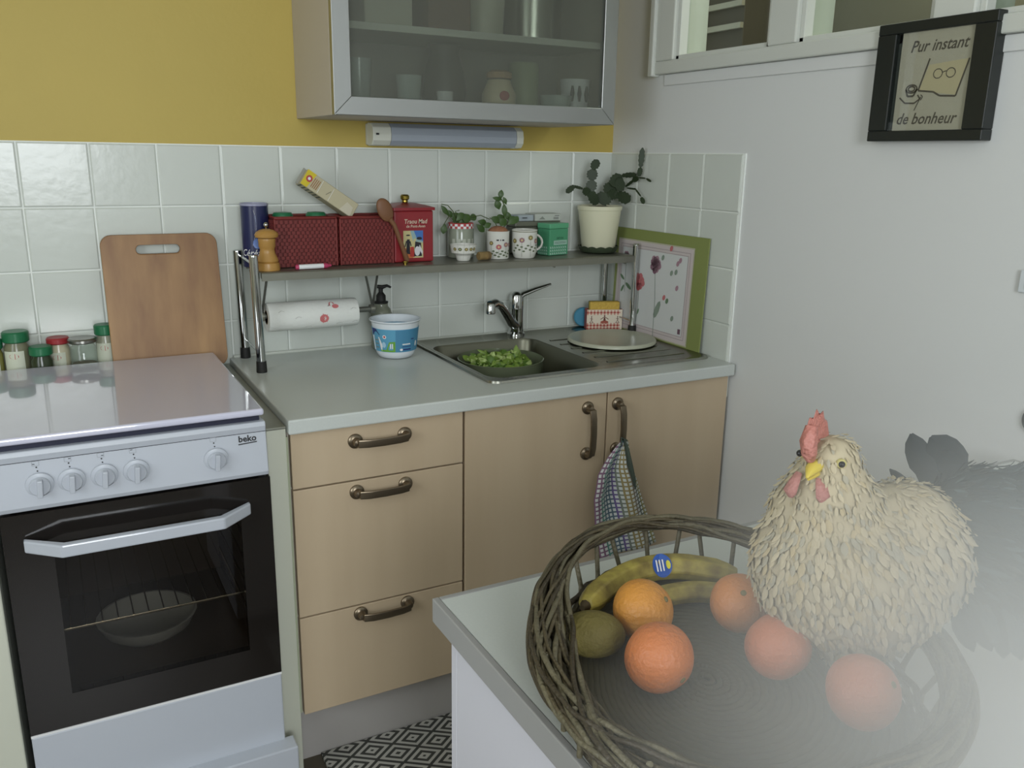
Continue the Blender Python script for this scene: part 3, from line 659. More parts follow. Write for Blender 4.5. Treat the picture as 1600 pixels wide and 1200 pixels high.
ws = thing('wooden_spoon', (-.775,-.16,S), 'brown wooden spoon leaning head up against red basket', 'spoon')
SPW = M('spoon_wood', (122,84,56), .5, var=.12, vscale=20)
mb = MB(); sp = [Vector((-.757,-.150,S+.006)), Vector((-.775,-.156,1.20)), Vector((-.795,-.158,1.252)), Vector((-.807,-.157,1.268))]
mb.tube(sp, [.0072,.0062,.006,.007], 12).build('handle', SPW, ws, smooth=60)
q = Matrix.Translation((-.8195,-.1565,1.291)) @ Matrix.Rotation(-.42, 4, 'Y')
MB().ball((0,0,0), .021, .0065, .032, 20, 14, fn=lambda p: tuple(q @ Vector((p.x, p.y+ (.004*(1-(p.x/.021)**2) if p.y > 0 else 0)-.0*p.z, p.z)))).build('bowl', SPW, ws, smooth=60)

rt = thing('red_tin', (-.735,-.08,S), 'red biscuit tin with domed lid, brass knob and painted picture', 'tin')
RT = M('red_tin_paint', (136,36,42), .35)
mb = MB(); tx0, tx1, ty0, ty1 = -.7885, -.675, -.139, -.030
mb.box(tx0,tx1,ty0,ty1,S+.0005,S+.138); mb.build('body', RT, rt, bevel=.004)
mb = MB(); n = 7; vs = []; rings = [(0,.1385),(-.005,.1385),(-.005,.146),(.012,.151),(.035,.156)]
for ins, z in rings: vs.append([(x,y,S+z) for x,y in rrect(tx0+ins,tx1-ins,ty0+ins,ty1-ins,.006,3)])
bridge(mb, vs, cap=True); mb.build('lid', RT, rt, smooth=35)
MB().lathe([(.006,.1555),(.0085,.158),(.008,.163),(.012,.166),(.0125,.174),(.009,.178),(0,.179)], (-.735,-.083,S), 24).build('knob', M('brass', (150,130,60), .25, 1), rt, smooth=40)
p = Print(plane_y(ty0-.0006))
p.text('Traou Mad', -.7265, S+.109, .0165, M('cream_lettering', (206,192,170), .5), .012, .12, .9); p.text('de Pont-Aven', -.7265, S+.0965, .0105, MATS['cream_lettering'], .01, .12, .95)
px0, px1, pz0, pz1 = -.763, -.706, S+.012, S+.085
p2 = Print(plane_y(ty0-.0009)); PAL = [M('pic_'+n_, c_, .6) for n_, c_ in (('sand',(190,180,130)),('haze',(140,168,168)),('sky',(66,110,176)),('orange',(196,110,60)),('black',(34,34,42)),('red',(168,52,44)),('white',(206,206,208)))]
p.rect(px0,px1,pz0,pz1,PAL[0]); p.poly([(px0+.02,pz1),(px1,pz1),(px1,pz0+.04),(px0+.028,pz0+.045)], PAL[1]); p.poly([(px0+.03,pz1),(px1,pz1),(px1,pz0+.045),(px0+.04,pz0+.05)], PAL[2])
p.build('painted_picture', None, rt)
p2.poly([(px0,pz0),(px0+.028,pz0),(px0+.024,pz0+.03),(px0,pz0+.025)], PAL[3])
p2.poly([(px0+.007,pz0+.012),(px0+.019,pz0+.010),(px0+.018,pz0+.05),(px0+.010,pz0+.05)], PAL[4]); p2.poly(ell(px0+.0135,pz0+.056,.004,.0045), PAL[0]); p2.poly(ell(px0+.0135,pz0+.061,.006,.002), PAL[4])
p2.line([(px0+.004,pz0+.03),(px0+.009,pz0+.046)], .003, PAL[4]); p2.line([(px0+.019,pz0+.045),(px0+.022,pz0+.032)], .003, PAL[4])
p2.poly([(px0+.018,pz0+.004),(px0+.032,pz0+.002),(px0+.030,pz0+.03),(px0+.022,pz0+.03)], PAL[5])
p2.poly([(px0+.03,pz0+.004),(px1-.004,pz0+.004),(px1-.006,pz0+.04),(px0+.034,pz0+.044)], PAL[4]); p2.poly(ell(px0+.040,pz0+.018,.008,.013), PAL[6])
p2.poly(ell(px0+.046,pz0+.052,.008,.004), PAL[4]); p2.poly([(px0+.044,pz0+.025),(px1-.003,pz0+.008),(px1-.001,pz0+.016),(px0+.047,pz0+.035)], PAL[6]); p2.poly(ell(px0+.033,pz0+.048,.004,.004), PAL[0])
p2.build('painted_figures', None, rt)
MB().lathe([(0,0),(.0055,0),(.0055,.004),(.008,.006),(.008,.009),(0,.010)], (-.7735,-.178,S), 14).build('x', MATS['brass'], smooth=40)
o = bpy.data.objects['x']; o.name = 'bottle_cap'; o.data.transform(Matrix.Translation((.7735,.178,-S))); o.location = (-.7735,-.178,S); tag(o, 'tiny gold cap at the foot of the wooden spoon', 'cap')
mk = thing('marker_pen', (-1.02,-.182,S), 'short white marker pen with pink ends at shelf front', 'pen')
ax = Matrix.Rotation(PI/2-.01, 3, 'Y')
mx_ = -1.070
MB().lathe([(.006,.008),(.0062,.009),(.0062,.070),(.006,.071)], (mx_,-.190,S+.0072), 14, ax=ax).build('barrel', WHITEINK, mk, smooth=40)
PK = M('magenta_plastic', (176,62,96), .4)
MB().lathe([(0,0),(.005,0),(.0064,.002),(.0064,.008)], (mx_,-.190,S+.0072), 14, ax=ax).build('end_plug', PK, mk, smooth=40)
MB().lathe([(.0064,.071),(.0064,.080),(.004,.084),(.003,.091),(0,.091)], (mx_,-.190,S+.0072), 14, ax=ax).build('tip', PK, mk, smooth=40)

# crumpled foil, bowl, jar, cork, mugs
CHINA = M('white_china', (214,214,206), .22)
bw = thing('small_bowl', (-.590,-.150,S), 'small white floral bowl in front of the red lidded jar', 'bowl')
MB().lathe([(0,.002),(.017,.0),(.019,.003),(.0225,.017),(.0335,.022),(.037,.045),(.0345,.045),(.031,.024),(.016,.008),(0,.007)], (-.590,-.150,S+.0003), 36).build('body', CHINA, bw, smooth=45)
def flower(p, u, v, s_, m, ru=1.0, stem=.02, c=None):
    for k in range(8):
        a = k*PI/4; p.poly(ell(u+s_*.6*math.cos(a)*ru, v+s_*.6*math.sin(a), s_*.42*ru, s_*.3, 6), m)
    p.poly(ell(u, v, s_*.28*ru, s_*.28, 8), c or M('yellow_print', (214,196,120), .5))
FLW = [M('floral_'+n_, c_, .5) for n_, c_ in (('rose',(168,90,92)),('mauve',(150,112,116)),('olive',(128,118,74)),('leaf',(92,104,76)))]
p = Print(cyl((-.590,-.150), lambda v: .0335+.0035*(v-.022)/.023, S))
for u, m in ((-.35,0),(.15,2),(.55,2),(.9,1),(-.8,2)): flower(p, u, .034, .0055, FLW[2 if m else 3], 1/.035); p.line([(u,.029),(u+.04,.024)], .0006, FLW[3]); p.poly(ell(u-.2,.029,.1,.0018,6,.4), FLW[3])
p.build('floral_print', None, bw)

jr = thing('glass_jar_planter', (-.562,-.072,S), 'glass jar with red and white checked rim holding leafy cuttings', 'jar')
MB().lathe([(0,.001),(.036,.001),(.038,.006),(.038,.08),(.034,.09),(.034,.098)], (-.562,-.072,S), 36).build('glass', M('jar_glass', (142,148,132), .12, trans=.0), jr, smooth=45)
rb = MB(); nseg = 28
for k in range(nseg):
    a0, a1 = 2*PI*k/nseg, 2*PI*(k+1)/nseg
    for i, (za, zb) in enumerate(((.083,.0895),(.0895,.096))):
        m = REDINK if (k+i) % 2 else WHITEINK; r = .0372
        rb.add([(-.562+r*math.cos(a),-.072+r*math.sin(a),S+z) for z in (za,zb) for a in (a0,a1)], [(0,1,3,2)], m)
rb.lathe([(.0372,.096),(.035,.0985),(0,.0985)], (-.562,-.072,S), 28, m=REDINK); rb.build('checked_rim', None, jr)
p = Print(cyl((-.562,-.072), .038, S))
for k in range(5): p.poly([(-.75+.4*k,.035),(-.5+.4*k,.035),(-.5+.4*k,.055),(-.75+.4*k,.055)], M('jar_mark', (176,180,166), .4))
p.build('label_squares', None, jr)
LEAF = M('leaf_green', (66,92,44), .45, var=.25, vscale=30); STEMM = M('stem_green', (80,96,52), .5)
def leaf(b0, b1, wd, m=LEAF, parent=None, name='leaf', curl=.25, flip=0):
    a, b = Vector(b0), Vector(b1); d = b-a; L_ = d.length; t = d.normalized()
    view = Vector((.45,.89,-.1)); side = t.cross(view).normalized(); nn = side.cross(t).normalized()
    if nn.y > 0: nn = -nn
    vs = []; n = 7; prof = [0.04,.42,.8,1,.92,.62,.06]
    for i in range(n):
        f = i/(n-1); c = a + d*f + nn*(L_*curl*4*f*(1-f)*.35); hw = wd/2*prof[i]
        vs += [c-side*hw+nn*hw*.35, c, c+side*hw+nn*hw*.35]
    fs = []
    for i in range(n-1):
        for k in (0,1): q_ = i*3+k; fs.append((q_,q_+1,q_+4,q_+3))
    m_ = len(vs); vs += [v-nn*.0007 for v in vs]; fs += [tuple(x+m_ for x in f[::-1]) for f in fs]
    return MB().add(vs, fs).build(name, m, parent, smooth=60)
JARLEAF= [((-0.604,-0.1,1.267),(-0.628,-0.1,1.296),0.0126),((-0.59,-0.1,1.26),(-0.6,-0.1,1.281),0.0144),((-0.59,-0.1,1.255),(-0.567,-0.1,1.276),0.018),((-0.567,-0.1,1.254),(-0.59,-0.1,1.272),0.0216),((-0.571,-0.1,1.245),(-0.539,-0.1,1.266),0.0252),((-0.545,-0.1,1.254),(-0.571,-0.1,1.27),0.0216),((-0.535,-0.1,1.254),(-0.51,-0.1,1.262),0.018),((-0.518,-0.1,1.252),(-0.49,-0.1,1.244),0.0162),((-0.62,-0.1,1.246),(-0.626,-0.1,1.218),0.0162),((-0.585,-0.1,1.242),(-0.559,-0.1,1.258),0.0252),((-0.526,-0.1,1.244),(-0.5,-0.1,1.222),0.0162)]
JARSTEM= [[(-0.575,-0.1,1.242),(-0.59,-0.1,1.278),(-0.606,-0.1,1.295),(-0.626,-0.1,1.299)],[(-0.579,-0.1,1.242),(-0.602,-0.1,1.267),(-0.626,-0.1,1.232)],[(-0.555,-0.1,1.242),(-0.535,-0.1,1.262),(-0.504,-0.1,1.266),(-0.474,-0.1,1.254)],[(-0.571,-0.1,1.245),(-0.583,-0.1,1.279),(-0.571,-0.1,1.281)]]
MUGLEAF= [((-0.463,-0.13,1.313),(-0.494,-0.13,1.32),0.0108),((-0.463,-0.13,1.313),(-0.459,-0.13,1.34),0.0144),((-0.459,-0.13,1.302),(-0.469,-0.13,1.324),0.0108),((-0.467,-0.13,1.285),(-0.477,-0.13,1.313),0.018),((-0.452,-0.13,1.263),(-0.455,-0.13,1.302),0.0144),((-0.479,-0.13,1.255),(-0.505,-0.13,1.268),0.018),((-0.472,-0.13,1.246),(-0.448,-0.13,1.267),0.0252),((-0.448,-0.13,1.245),(-0.421,-0.13,1.266),0.0216),((-0.433,-0.13,1.245),(-0.415,-0.13,1.268),0.0162),((-0.489,-0.13,1.246),(-0.513,-0.13,1.236),0.0144),((-0.458,-0.13,1.245),(-0.479,-0.13,1.264),0.0216),((-0.437,-0.13,1.254),(-0.448,-0.13,1.281),0.0162)]
MUGSTEM= [[(-0.47,-0.13,1.231),(-0.452,-0.13,1.267),(-0.457,-0.13,1.302),(-0.467,-0.13,1.32)],[(-0.476,-0.13,1.235),(-0.485,-0.13,1.255),(-0.501,-0.13,1.264)],[(-0.46,-0.13,1.234),(-0.437,-0.13,1.254),(-0.421,-0.13,1.266)]]
def sh(pt_, dy, i=0): 
    k = dy+.012*math.sin(i*2.3); return (pt_[0]-k*.24, pt_[1]+k, pt_[2]+.13*k)
pj_ = thing('leafy_cutting', (-.562,-.072,S+.0985), 'trailing leafy green cutting growing out of the checked rim jar', 'plant')
for i, (a, b, w_) in enumerate(JARLEAF): leaf(sh(a,.01,i), sh(b,.01,i), w_*1.15, parent=pj_)
for i, s_ in enumerate(JARSTEM): MB().tube([sh(q,.012) for q in s_], .0013, 6).build('stem', STEMM, pj_, smooth=60)

ck = thing('cork', (-.532,-.158,S), 'tan bottle cork lying between small bowl and floral mug', 'cork')
ax = Matrix.Rotation(PI/2, 3, 'Y') ; ax = Matrix.Rotation(.15, 3, 'Z') @ ax
MB().lathe([(0,-.019),(.0105,-.019),(.0118,-.0175),(.0118,.0175),(.0105,.019),(0,.019)], (-.532,-.163,S+.0122), 18, ax=ax).build('body', M('cork_bark', (142,118,74), .8, var=.3, vscale=120), ck, smooth=40)
MB().lathe([(.0119,.008),(.0119,.016)], (-.532,-.163,S+.0122), 18, ax=ax).build('stain', M('cork_stain', (104,84,54), .8), ck, smooth=40)

ma = thing('floral_beaker', (-.474,-.135,S), 'straight white beaker with rose flowers holding a leafy cutting', 'mug')
c = (-.474,-.135)
MB().lathe([(0,.001),(.030,.0005),(.0318,.003),(.0322,.074),(.0335,.078),(.031,.078),(.0295,.07),(.029,.006),(0,.005)], (c[0],c[1],S), 36).build('body', CHINA, ma, smooth=45)
MB().ball((c[0],c[1],S+.074), .0295, .0295, .018, 18, 8, m=M('terracotta_paper', (150,104,76), .8, bump=.8, bscale=60)).build('wrapping', None, ma, smooth=60)
p = Print(cyl(c, .0322, S)); ru = 1/.032

for k, wd in ((-.2,.22),(.06,.07),(.3,.2)): p.rect(.05+k-wd/2, .05+k+wd/2, .052, .056, INK)
def floral(p, fl, lv, ru):
    for u, v, s_, m in fl:
        p.line([(u,v-s_),(u,.006)], .0009*ru if False else .02, FLW[3]); flower(p, u, v, s_, FLW[m], ru)
    for u, v, r_, m in lv: p.poly(ell(u, v, .0042*ru, .0026, 8, r_), FLW[m])
rr_ = random.Random(3)
floral(p, [(-.05,.035,.0085,0),(.65,.041,.008,1),(-.75,.045,.007,2),(1.15,.04,.007,1)], [(-.85+.16*k, .008+.019*((k*7)%5)/5, 0, 3) for k in range(13)], ru)
p.build('floral_print', None, ma)
pm2 = thing('leafy_sprig', (-.474,-.135,S+.09), 'upright leafy green cutting growing out of the straight floral beaker', 'plant')
for i, (a, b, w_) in enumerate(MUGLEAF): leaf(sh(a,-.005,i), sh(b,-.005,i), w_*1.15, parent=pm2)
for i, s_ in enumerate(MUGSTEM): MB().tube([sh(q,-.003) for q in s_], .0014, 6).build('stem', STEMM, pm2, smooth=60)

mg = thing('floral_mug', (-.395,-.148,S), 'wider white floral mug with handle beside the green tin', 'mug')
c = (-.395,-.148)
MB().lathe([(0,.001),(.028,.0005),(.031,.004),(.034,.013),(.0365,.018),(.0365,.078),(.0375,.081),(.035,.081),(.034,.075),(.033,.014),(0,.006)], (c[0],c[1],S), 36).build('body', CHINA, mg, smooth=45)
hh = []
for k in range(11):
    a = -PI/2+PI*k/10; hh.append((c[0]+.034+.031*math.cos(a)*.85, c[1]+.012-.010*math.cos(a), S+.042+.024*math.sin(a)))
MB().tube(hh, .0042, 10, flat=.8).build('handle', CHINA, mg, smooth=60)
p = Print(cyl(c, .0365, S)); ru = 1/.0365
floral(p, [(-.35,.053,.0085,1),(.35,.060,.008,2),(.95,.05,.009,1),(-1.0,.05,.008,2)], [(-1.05+.17*k, .022+.02*((k*7)%5)/5, 0, 3) for k in range(13)], ru)
p.build('floral_print', None, mg)
MB().lathe([(.0368,.0755),(.0376,.0765),(.0368,.0775)], (c[0],c[1],S), 36).build('rim_line', M('rim_print', (120,120,92), .4), mg, smooth=45)

dt = thing('dark_tin', (-.315,-.055,S), 'dark lidded tin mostly hidden behind mug and green tin', 'tin')
BX('body', (-.385,-.235,-.075,-.015,S+.0005,S+.082), M('dark_tin_paint', (82,84,72), .4), dt, .003); BX('lid', (-.388,-.232,-.078,-.012,S+.0825,S+.098), M('dark_tin_lid', (104,106,92), .35), dt, .003)
sb = thing('tea_box', (-.315,-.05,S+.098), 'flat white box with faint blue print lying on the dark tin', 'box')
mb = MB(); mb.box(-.325,-.235,-.085,-.025,S+.0985,S+.119); mb.build('box', M('pale_grey_card', (176,180,172), .5), sb, bevel=.0015)
mb = MB(); mb.box(-.382,-.3275,-.080,-.03,S+.0985,S+.116); mb.build('flap_box', M('pale_blue_card', (160,170,176), .5), sb, bevel=.0015)
p = Print(plane_y(-.0854))
for a, b, v in ((-.258,-.242,.1135),(-.262,-.244,.108),(-.262,-.244,.104)): p.rect(a,b,S+v-.0008,S+v+.0008,INK)
p.poly([(-.312,S+.103),(-.30,S+.112),(-.29,S+.103)], M('grey_print', (0,0,0))); p.rect(-.368,-.352,S+.107,S+.1095,INK); p.build('printing', None, sb)

gt = thing('green_tin', (-.27,-.11,S), 'mint green square tea tin with pale lattice pattern below', 'tin')
GR = Matrix.Translation((-.3045,-.138,S)) @ Matrix.Rotation(.24, 4, 'Z')
def gxf(p): return tuple(GR @ Vector(p))
MG = M('mint_tin', (78,150,112), .35)
mb = MB(); mb.xf = GR; W_ = .0775; D_ = .052
mb.box(0,W_,0,D_,.0005,.078); mb.build('body', MG, gt, bevel=.002)
mb = MB(); mb.xf = GR; mb.box(-.001,W_+.001,-.001,D_+.001,.0785,.094); mb.build('lid', M('mint_lid', (92,164,124), .3), gt, bevel=.002)
PM = M('pale_mint_print', (166,200,184), .5)
for fn, L_ in ((lambda u, v: gxf((u,-.0005,v)), W_), (lambda u, v: gxf((-.0005,D_-u,v)), D_)):
    p = Print(fn); k = 0; s_ = .0088
    for i in range(int(L_/s_)):
        for j_ in range(3 if L_ == W_ else 3):
            u, v = .0045+i*s_, .006+j_*s_
            p.poly([(u,v-.0035),(u+.0035,v),(u,v+.0035),(u-.0035,v)], PM)
            p.line([(u-.004,v+.0048),(u+.004,v-.0032)], .0008, PM)
    if L_ == W_:
        p.rect(.017,.072,.031,.044,PM); p.text('DÉTOX', .043, .0505, .0085, M('dark_mint_print', (38,86,62), .5), .01)
        for v in (.035,.0375,.040): p.rect(.021,.068,v-.0005,v+.0005,MATS['dark_mint_print'])
    p.build('lattice_print', None, gt)

# cactus pot
pc = (-.1065,-.1); po = thing('plant_pot', (pc[0],pc[1],S), 'cream plastic plant pot on scalloped green saucer at shelf right end', 'plant pot')
MB().lathe([(0,.008),(.048,.006),(.051,.01),(.0655,.128),(.068,.129),(.069,.140),(.066,.1415),(.064,.138),(.062,.12),(.0,.12)], (pc[0],pc[1],S+.001), 44).build('pot', M('cream_plastic', (214,212,184), .3), po, smooth=40)
sa = MB(); n = 56; vs = []; fs = []
for r_, z, sc_ in ((.0,.0015,0),(.050,.0015,0),(.056,.006,0),(.062,.018,.004),(.0605,.018,.004),(.054,.006,0),(0,.004,0)):
    for k in range(n):
        a = 2*PI*k/n; vs.append((pc[0]+r_*math.cos(a), pc[1]+r_*math.sin(a), S+z+sc_*abs(math.sin(a*7))))
for i in range(6):
    for k in range(n): fs.append((i*n+k, i*n+(k+1)%n, (i+1)*n+(k+1)%n, (i+1)*n+k))
sa.add(vs, fs).build('saucer', M('saucer_green', (60,70,52), .4), po, smooth=60)
MB().lathe([(.0615,.0),(.060,.004),(.02,.008),(0,.009)], (pc[0],pc[1],S+.1325), 30, m=M('potting_soil', (40,38,28), .95, bump=1, bscale=80)).build('soil', None, po, smooth=60)
hc = thing('holiday_cactus', (pc[0],pc[1],S+.14), 'dark green flat segmented cactus growing in the cream pot', 'plant')
CG = M('cactus_green', (44,58,34), .5, var=.2, vscale=30)
CACTUS= [((-0.119,-0.1,1.295),(-0.144,-0.1,1.332),0.0266),((-0.144,-0.1,1.332),(-0.137,-0.1,1.366),0.0285),((-0.137,-0.1,1.366),(-0.14,-0.1,1.398),0.0285),((-0.14,-0.1,1.398),(-0.121,-0.1,1.424),0.0228),((-0.144,-0.1,1.324),(-0.168,-0.1,1.341),0.0209),((-0.168,-0.1,1.341),(-0.202,-0.1,1.349),0.0095),((-0.202,-0.1,1.349),(-0.23,-0.1,1.33),0.0152),((-0.105,-0.1,1.297),(-0.083,-0.1,1.326),0.0418),((-0.083,-0.1,1.326),(-0.056,-0.1,1.351),0.0418),((-0.056,-0.1,1.351),(-0.025,-0.106,1.355),0.038),((-0.068,-0.1,1.351),(-0.034,-0.1,1.381),0.0323),((-0.034,-0.1,1.381),(-0.025,-0.16,1.385),0.0133),((-0.083,-0.1,1.32),(-0.043,-0.1,1.326),0.0266),((-0.043,-0.1,1.326),(-0.025,-0.14,1.306),0.0304),((-0.025,-0.11,1.345),(-0.025,-0.155,1.368),0.0095),((-0.025,-0.155,1.368),(-0.025,-0.18,1.38),0.0152),((-0.025,-0.18,1.38),(-0.025,-0.187,1.406),0.0133),((-0.025,-0.187,1.406),(-0.025,-0.192,1.461),0.0152),((-0.025,-0.18,1.376),(-0.025,-0.218,1.375),0.0057),((-0.025,-0.218,1.375),(-0.025,-0.241,1.367),0.0076),((-0.025,-0.117,1.345),(-0.025,-0.164,1.343),0.0057),((-0.025,-0.164,1.343),(-0.025,-0.198,1.32),0.0057),((-0.025,-0.198,1.32),(-0.025,-0.212,1.302),0.0114)]
for i, (a, b, wd) in enumerate(CACTUS):
    a = Vector(a); b = Vector(b); d = b-a; t = d.normalized(); view = Vector((.5,.86,-.08)).normalized()
    side = t.cross(view).normalized(); nn = side.cross(t).normalized(); o_ = nn*(.004*((i%3)-1))
    up_ = [(0,.25),(.12,.75),(.22,.62),(.36,1),(.47,.82),(.6,1),(.72,.8),(.86,.85),(.94,.5),(1.04,.2)]
    hw = wd*.62 if wd > .01 else wd*.5
    a2 = [(f, h_) for f, h_ in up_]; poly = [(f,h_) for f,h_ in a2]+[(f,-h_) for f,h_ in a2[::-1]]
    MB().prism(poly, lambda u, v, d_: tuple(a+d*u+side*(v*hw)+nn*d_+o_), -.0014, .0014).build('stem_segment', CG, hc, bevel=.0008, seg=1)

# ---------------------------------------------------------------- on the worktop
tb = thing('yogurt_tub', (-.803,-.172,H), 'open white plastic tub with sky blue printed label on the worktop', 'tub')
tc = (-.803,-.172); rad = lambda v: .0525+.0125*v/.1
MB().lathe([(0,.004),(.038,.0005),(.046,.004),(.052,.014),(.0535,.02),(.0645,.098),(.0675,.1),(.070,.103),(.0695,.105),(.066,.104),(.0625,.097),(.051,.018),(.04,.007),(0,.007)], (tc[0],tc[1],H+.0005), 48).build('tub', M('white_plastic_tub', (214,220,224), .25), tb, smooth=45)
MB().lathe([(rad(.022)+.0009,.022),(rad(.084)+.0009,.084)], (tc[0],tc[1],H+.0005), 48).build('label', M('sky_blue_label', (92,156,186), .4), tb, smooth=60)
p = Print(cyl(tc, lambda v: rad(v)+.0012, H+.0005)); LB = M('mid_blue_label', (74,132,164), .4); NV = M('navy_print', (40,52,110), .5); GRN = M('grass_green_print', (104,160,60), .5)
p.rect(.0,1.25,.023,.083,LB,12); p.rect(-.75,-.02,.023,.028,GRN,6); p.poly([(-.45,.028),(-.02,.028),(-.02,.052),(-.3,.05)], GRN)
p.poly([(-1.25,.024),(-.68,.024),(-.62,.04),(-.78,.062),(-1.25,.064)], WHITEINK); p.poly([(-1.25,.066),(-.72,.068),(-.95,.084),(-1.25,.084)], NV)
for v in (.032,.042,.052): p.rect(-1.05,-.84,v,v+.003,M('grey_print',(0,0,0)),3)
p.poly(ell(-.5,.064,.09,.0052), WHITEINK); p.poly(ell(-.5,.064,.05,.003), REDINK)
p.poly(ell(-.55,.042,.1,.008), M('pale_blue_label', (160,196,216), .5)); p.rect(-.26,-.21,.032,.046,WHITEINK); p.rect(-.17,-.12,.032,.046,WHITEINK)
p.rect(.3,.7,.042,.045,WHITEINK,3); p.rect(.3,.75,.036,.038,NV,3); p.rect(.32,.75,.027,.031,NV,3); p.poly(ell(.26,.029,.07,.0035), WHITEINK); p.rect(.72,.9,.055,.058,NV,2); p.poly(ell(1.08,.042,.07,.008), WHITEINK)
p.build('label_printing', None, tb)

so = thing('soap_dispenser', (-.800,-.058,H), 'clear pump soap bottle with black pump head behind the tub', 'soap bottle')
sx, sy = -.802, -.060
MB().lathe([(0,.001),(.028,.001),(.03,.005),(.03,.100),(.026,.112),(.019,.120),(.019,.128)], (sx,sy,H+.0005), 28).build('bottle', M('soap_liquid', (120,124,108), .15), so, smooth=45)
MB().lathe([(.0195,.1285),(.0200,.130),(.0200,.133),(.0135,.134),(.0135,.150),(.008,.157),(.006,.160),(.0065,.171),(0,.172)], (sx,sy,H+.0005), 24).build('pump_collar', RUBBER, so, smooth=40)
MB().tube([(sx-.010,sy,H+.176),(sx+.004,sy-.003,H+.174),(sx+.016,sy-.008,H+.178),(sx+.026,sy-.012,H+.173)], [.005,.0058,.004,.0028], 10).build('pump_spout', RUBBER, so, smooth=60)

# glass bowl of salad in the basin
gb = thing('salad_bowl', (-.527,-.262,.78), 'grey glass bowl full of green leaves standing in the basin', 'bowl')
gc = (-.527,-.262); Z0 = H-.1470
MB().lathe([(0,.002),(.05,.0),(.075,.012),(.105,.05),(.116,.1),(.1195,.132),(.121,.134),(.1185,.135),(.113,.1),(.102,.052),(.073,.016),(0,.006)], (gc[0],gc[1],Z0+.001), 48).build('bowl', M('smoky_glass', (108,116,92), .12, alpha=1), gb, smooth=50)

MB().lathe([(.104,.085),(.09,.105),(.05,.118),(0,.122)], (gc[0]-.008,gc[1],Z0+.001), 32, m=M('salad_mass', (72,100,36), .6, bump=1, bscale=50)).build('leaf_mass', None, gb, smooth=60)
rn = random.Random(5); LET = [M('lettuce_green', (128,156,66), .5, var=.3, vscale=60), M('lettuce_pale', (176,196,122), .5), M('lettuce_dark', (86,116,46), .5)]
for k in range(190):
    a = rn.uniform(0,2*PI); r_ = .078*math.sqrt(rn.random()); x, y = gc[0]-.006+r_*math.cos(a), gc[1]+r_*math.sin(a)*1.0; z = Z0+.116+.014*(1-(r_/.1)**2)+rn.uniform(-.006,.006)
    d = Vector((rn.uniform(-1,1),rn.uniform(-1,1),rn.uniform(-.1,.45))).normalized()*rn.uniform(.022,.042)
    leaf((x,y,z),(x+d.x,y+d.y,z+d.z), rn.uniform(.008,.02), LET[rn.choice((0,0,0,1,2,2))], gb, 'salad_leaf', rn.uniform(.2,.8))

pl = thing('plastic_lid', (-.166,-.262,H), 'round translucent plastic lid lying on the draining board', 'lid')
MB().lathe([(0,.007),(.115,.007),(.122,.0095),(.128,.0095),(.131,.006),(.1315,.0),(.129,.0),(.128,.005),(.0,.0045)], (-.158,-.268,H+.0075), 60).build('disc', M('milky_plastic', (178,180,160), .3), pl, smooth=40)

# gingham box, sponge, scrubber
HB = Matrix.Translation((-.137,-.098,H+.0065)) @ Matrix.Rotation(-.36, 4, 'Z')
hx = thing('sponge_holder', (-.08,-.09,H), 'red gingham printed box holding a sponge by the sink corner', 'box')
mb = MB(); mb.xf = HB; W_, D_, T_ = .114, .034, .064
for b in ((0,W_,0,.002),(0,W_,D_-.002,D_),(0,.002,.002,D_-.002),(W_-.002,W_,.002,D_-.002)): mb.box(b[0],b[1],b[2],b[3],.0005,T_)
mb.box(.002,W_-.002,.002,D_-.002,.0005,.003); mb.build('box', M('red_edge_tin', (150,66,58), .5), hx)
G1, G2, CRM = M('gingham_red', (158,62,52), .5), M('gingham_pink', (204,150,132), .5), M('gingham_cream', (224,212,192), .5)
p = Print(lambda u, v: tuple(HB @ Vector((u,-.0004,v)))); p.rect(0,W_,.0005,T_,CRM); q = .0054
for i in range(20):
    for j_ in range(12):
        v0 = .001+j_*.0051
        if .018 < v0 < .042: continue
        m = G1 if (i%2 == 0 and j_%2 == 0) else (G2 if (i%2 == 0 or j_%2 == 0) else None)
        if m: p.rect(i*q,(i+1)*q,v0,v0+.0051,m)
p.build('gingham_print', None, hx)
p = Print(lambda u, v: tuple(HB @ Vector((u,-.0009,v)))); c_ = (W_/2, .031)
p.poly(ell(c_[0],c_[1],.0225,.0285,24), CRM)
BR = M('brown_print', (96,50,40), .5)
p.poly(ell(c_[0],c_[1]-.007,.013,.0055), M('rust_print', (160,84,66), .5)); p.poly([(c_[0]-.004,c_[1]-.002),(c_[0]+.004,c_[1]-.002),(c_[0]+.002,c_[1]+.008),(c_[0]-.002,c_[1]+.008)], BR)
p.poly(ell(c_[0],c_[1]+.0125,.0025,.003), BR); p.line([(c_[0]-.013,c_[1]+.002),(c_[0]-.004,c_[1]+.008),(c_[0]+.004,c_[1]+.008),(c_[0]+.013,c_[1]+.002)], .002, BR); p.line([(c_[0]-.009,c_[1]-.02),(c_[0]+.009,c_[1]-.02)], .001, BR)
for k in (.015, W_-.015):
    p.line([(k,.03),(k,.04)], .002, BR); p.line([(k-.006,.022),(k,.03),(k+.006,.022),(k-.006,.022)], .0012, BR); p.line([(k-.005,.036),(k+.005,.034)], .001, BR); p.poly(ell(k,.042,.0015,.002), BR)
p.build('figure_print', None, hx)
sg = thing('sponge', (-.08,-.09,H+.03), 'yellow sponge standing in the gingham box', 'sponge')
mb = MB(); mb.xf = HB; mb.box(.010,W_-.008,.0045,.0265,.012,.088); mb.build('foam', M('yellow_foam', (206,172,80), .85, bump=.6, bscale=150), sg, bevel=.004)
mb = MB(); mb.xf = HB; mb.box(.010,W_-.008,.0268,.0315,.012,.088); mb.build('scouring_layer', M('scouring_green', (96,110,78), .9), sg, bevel=.002)
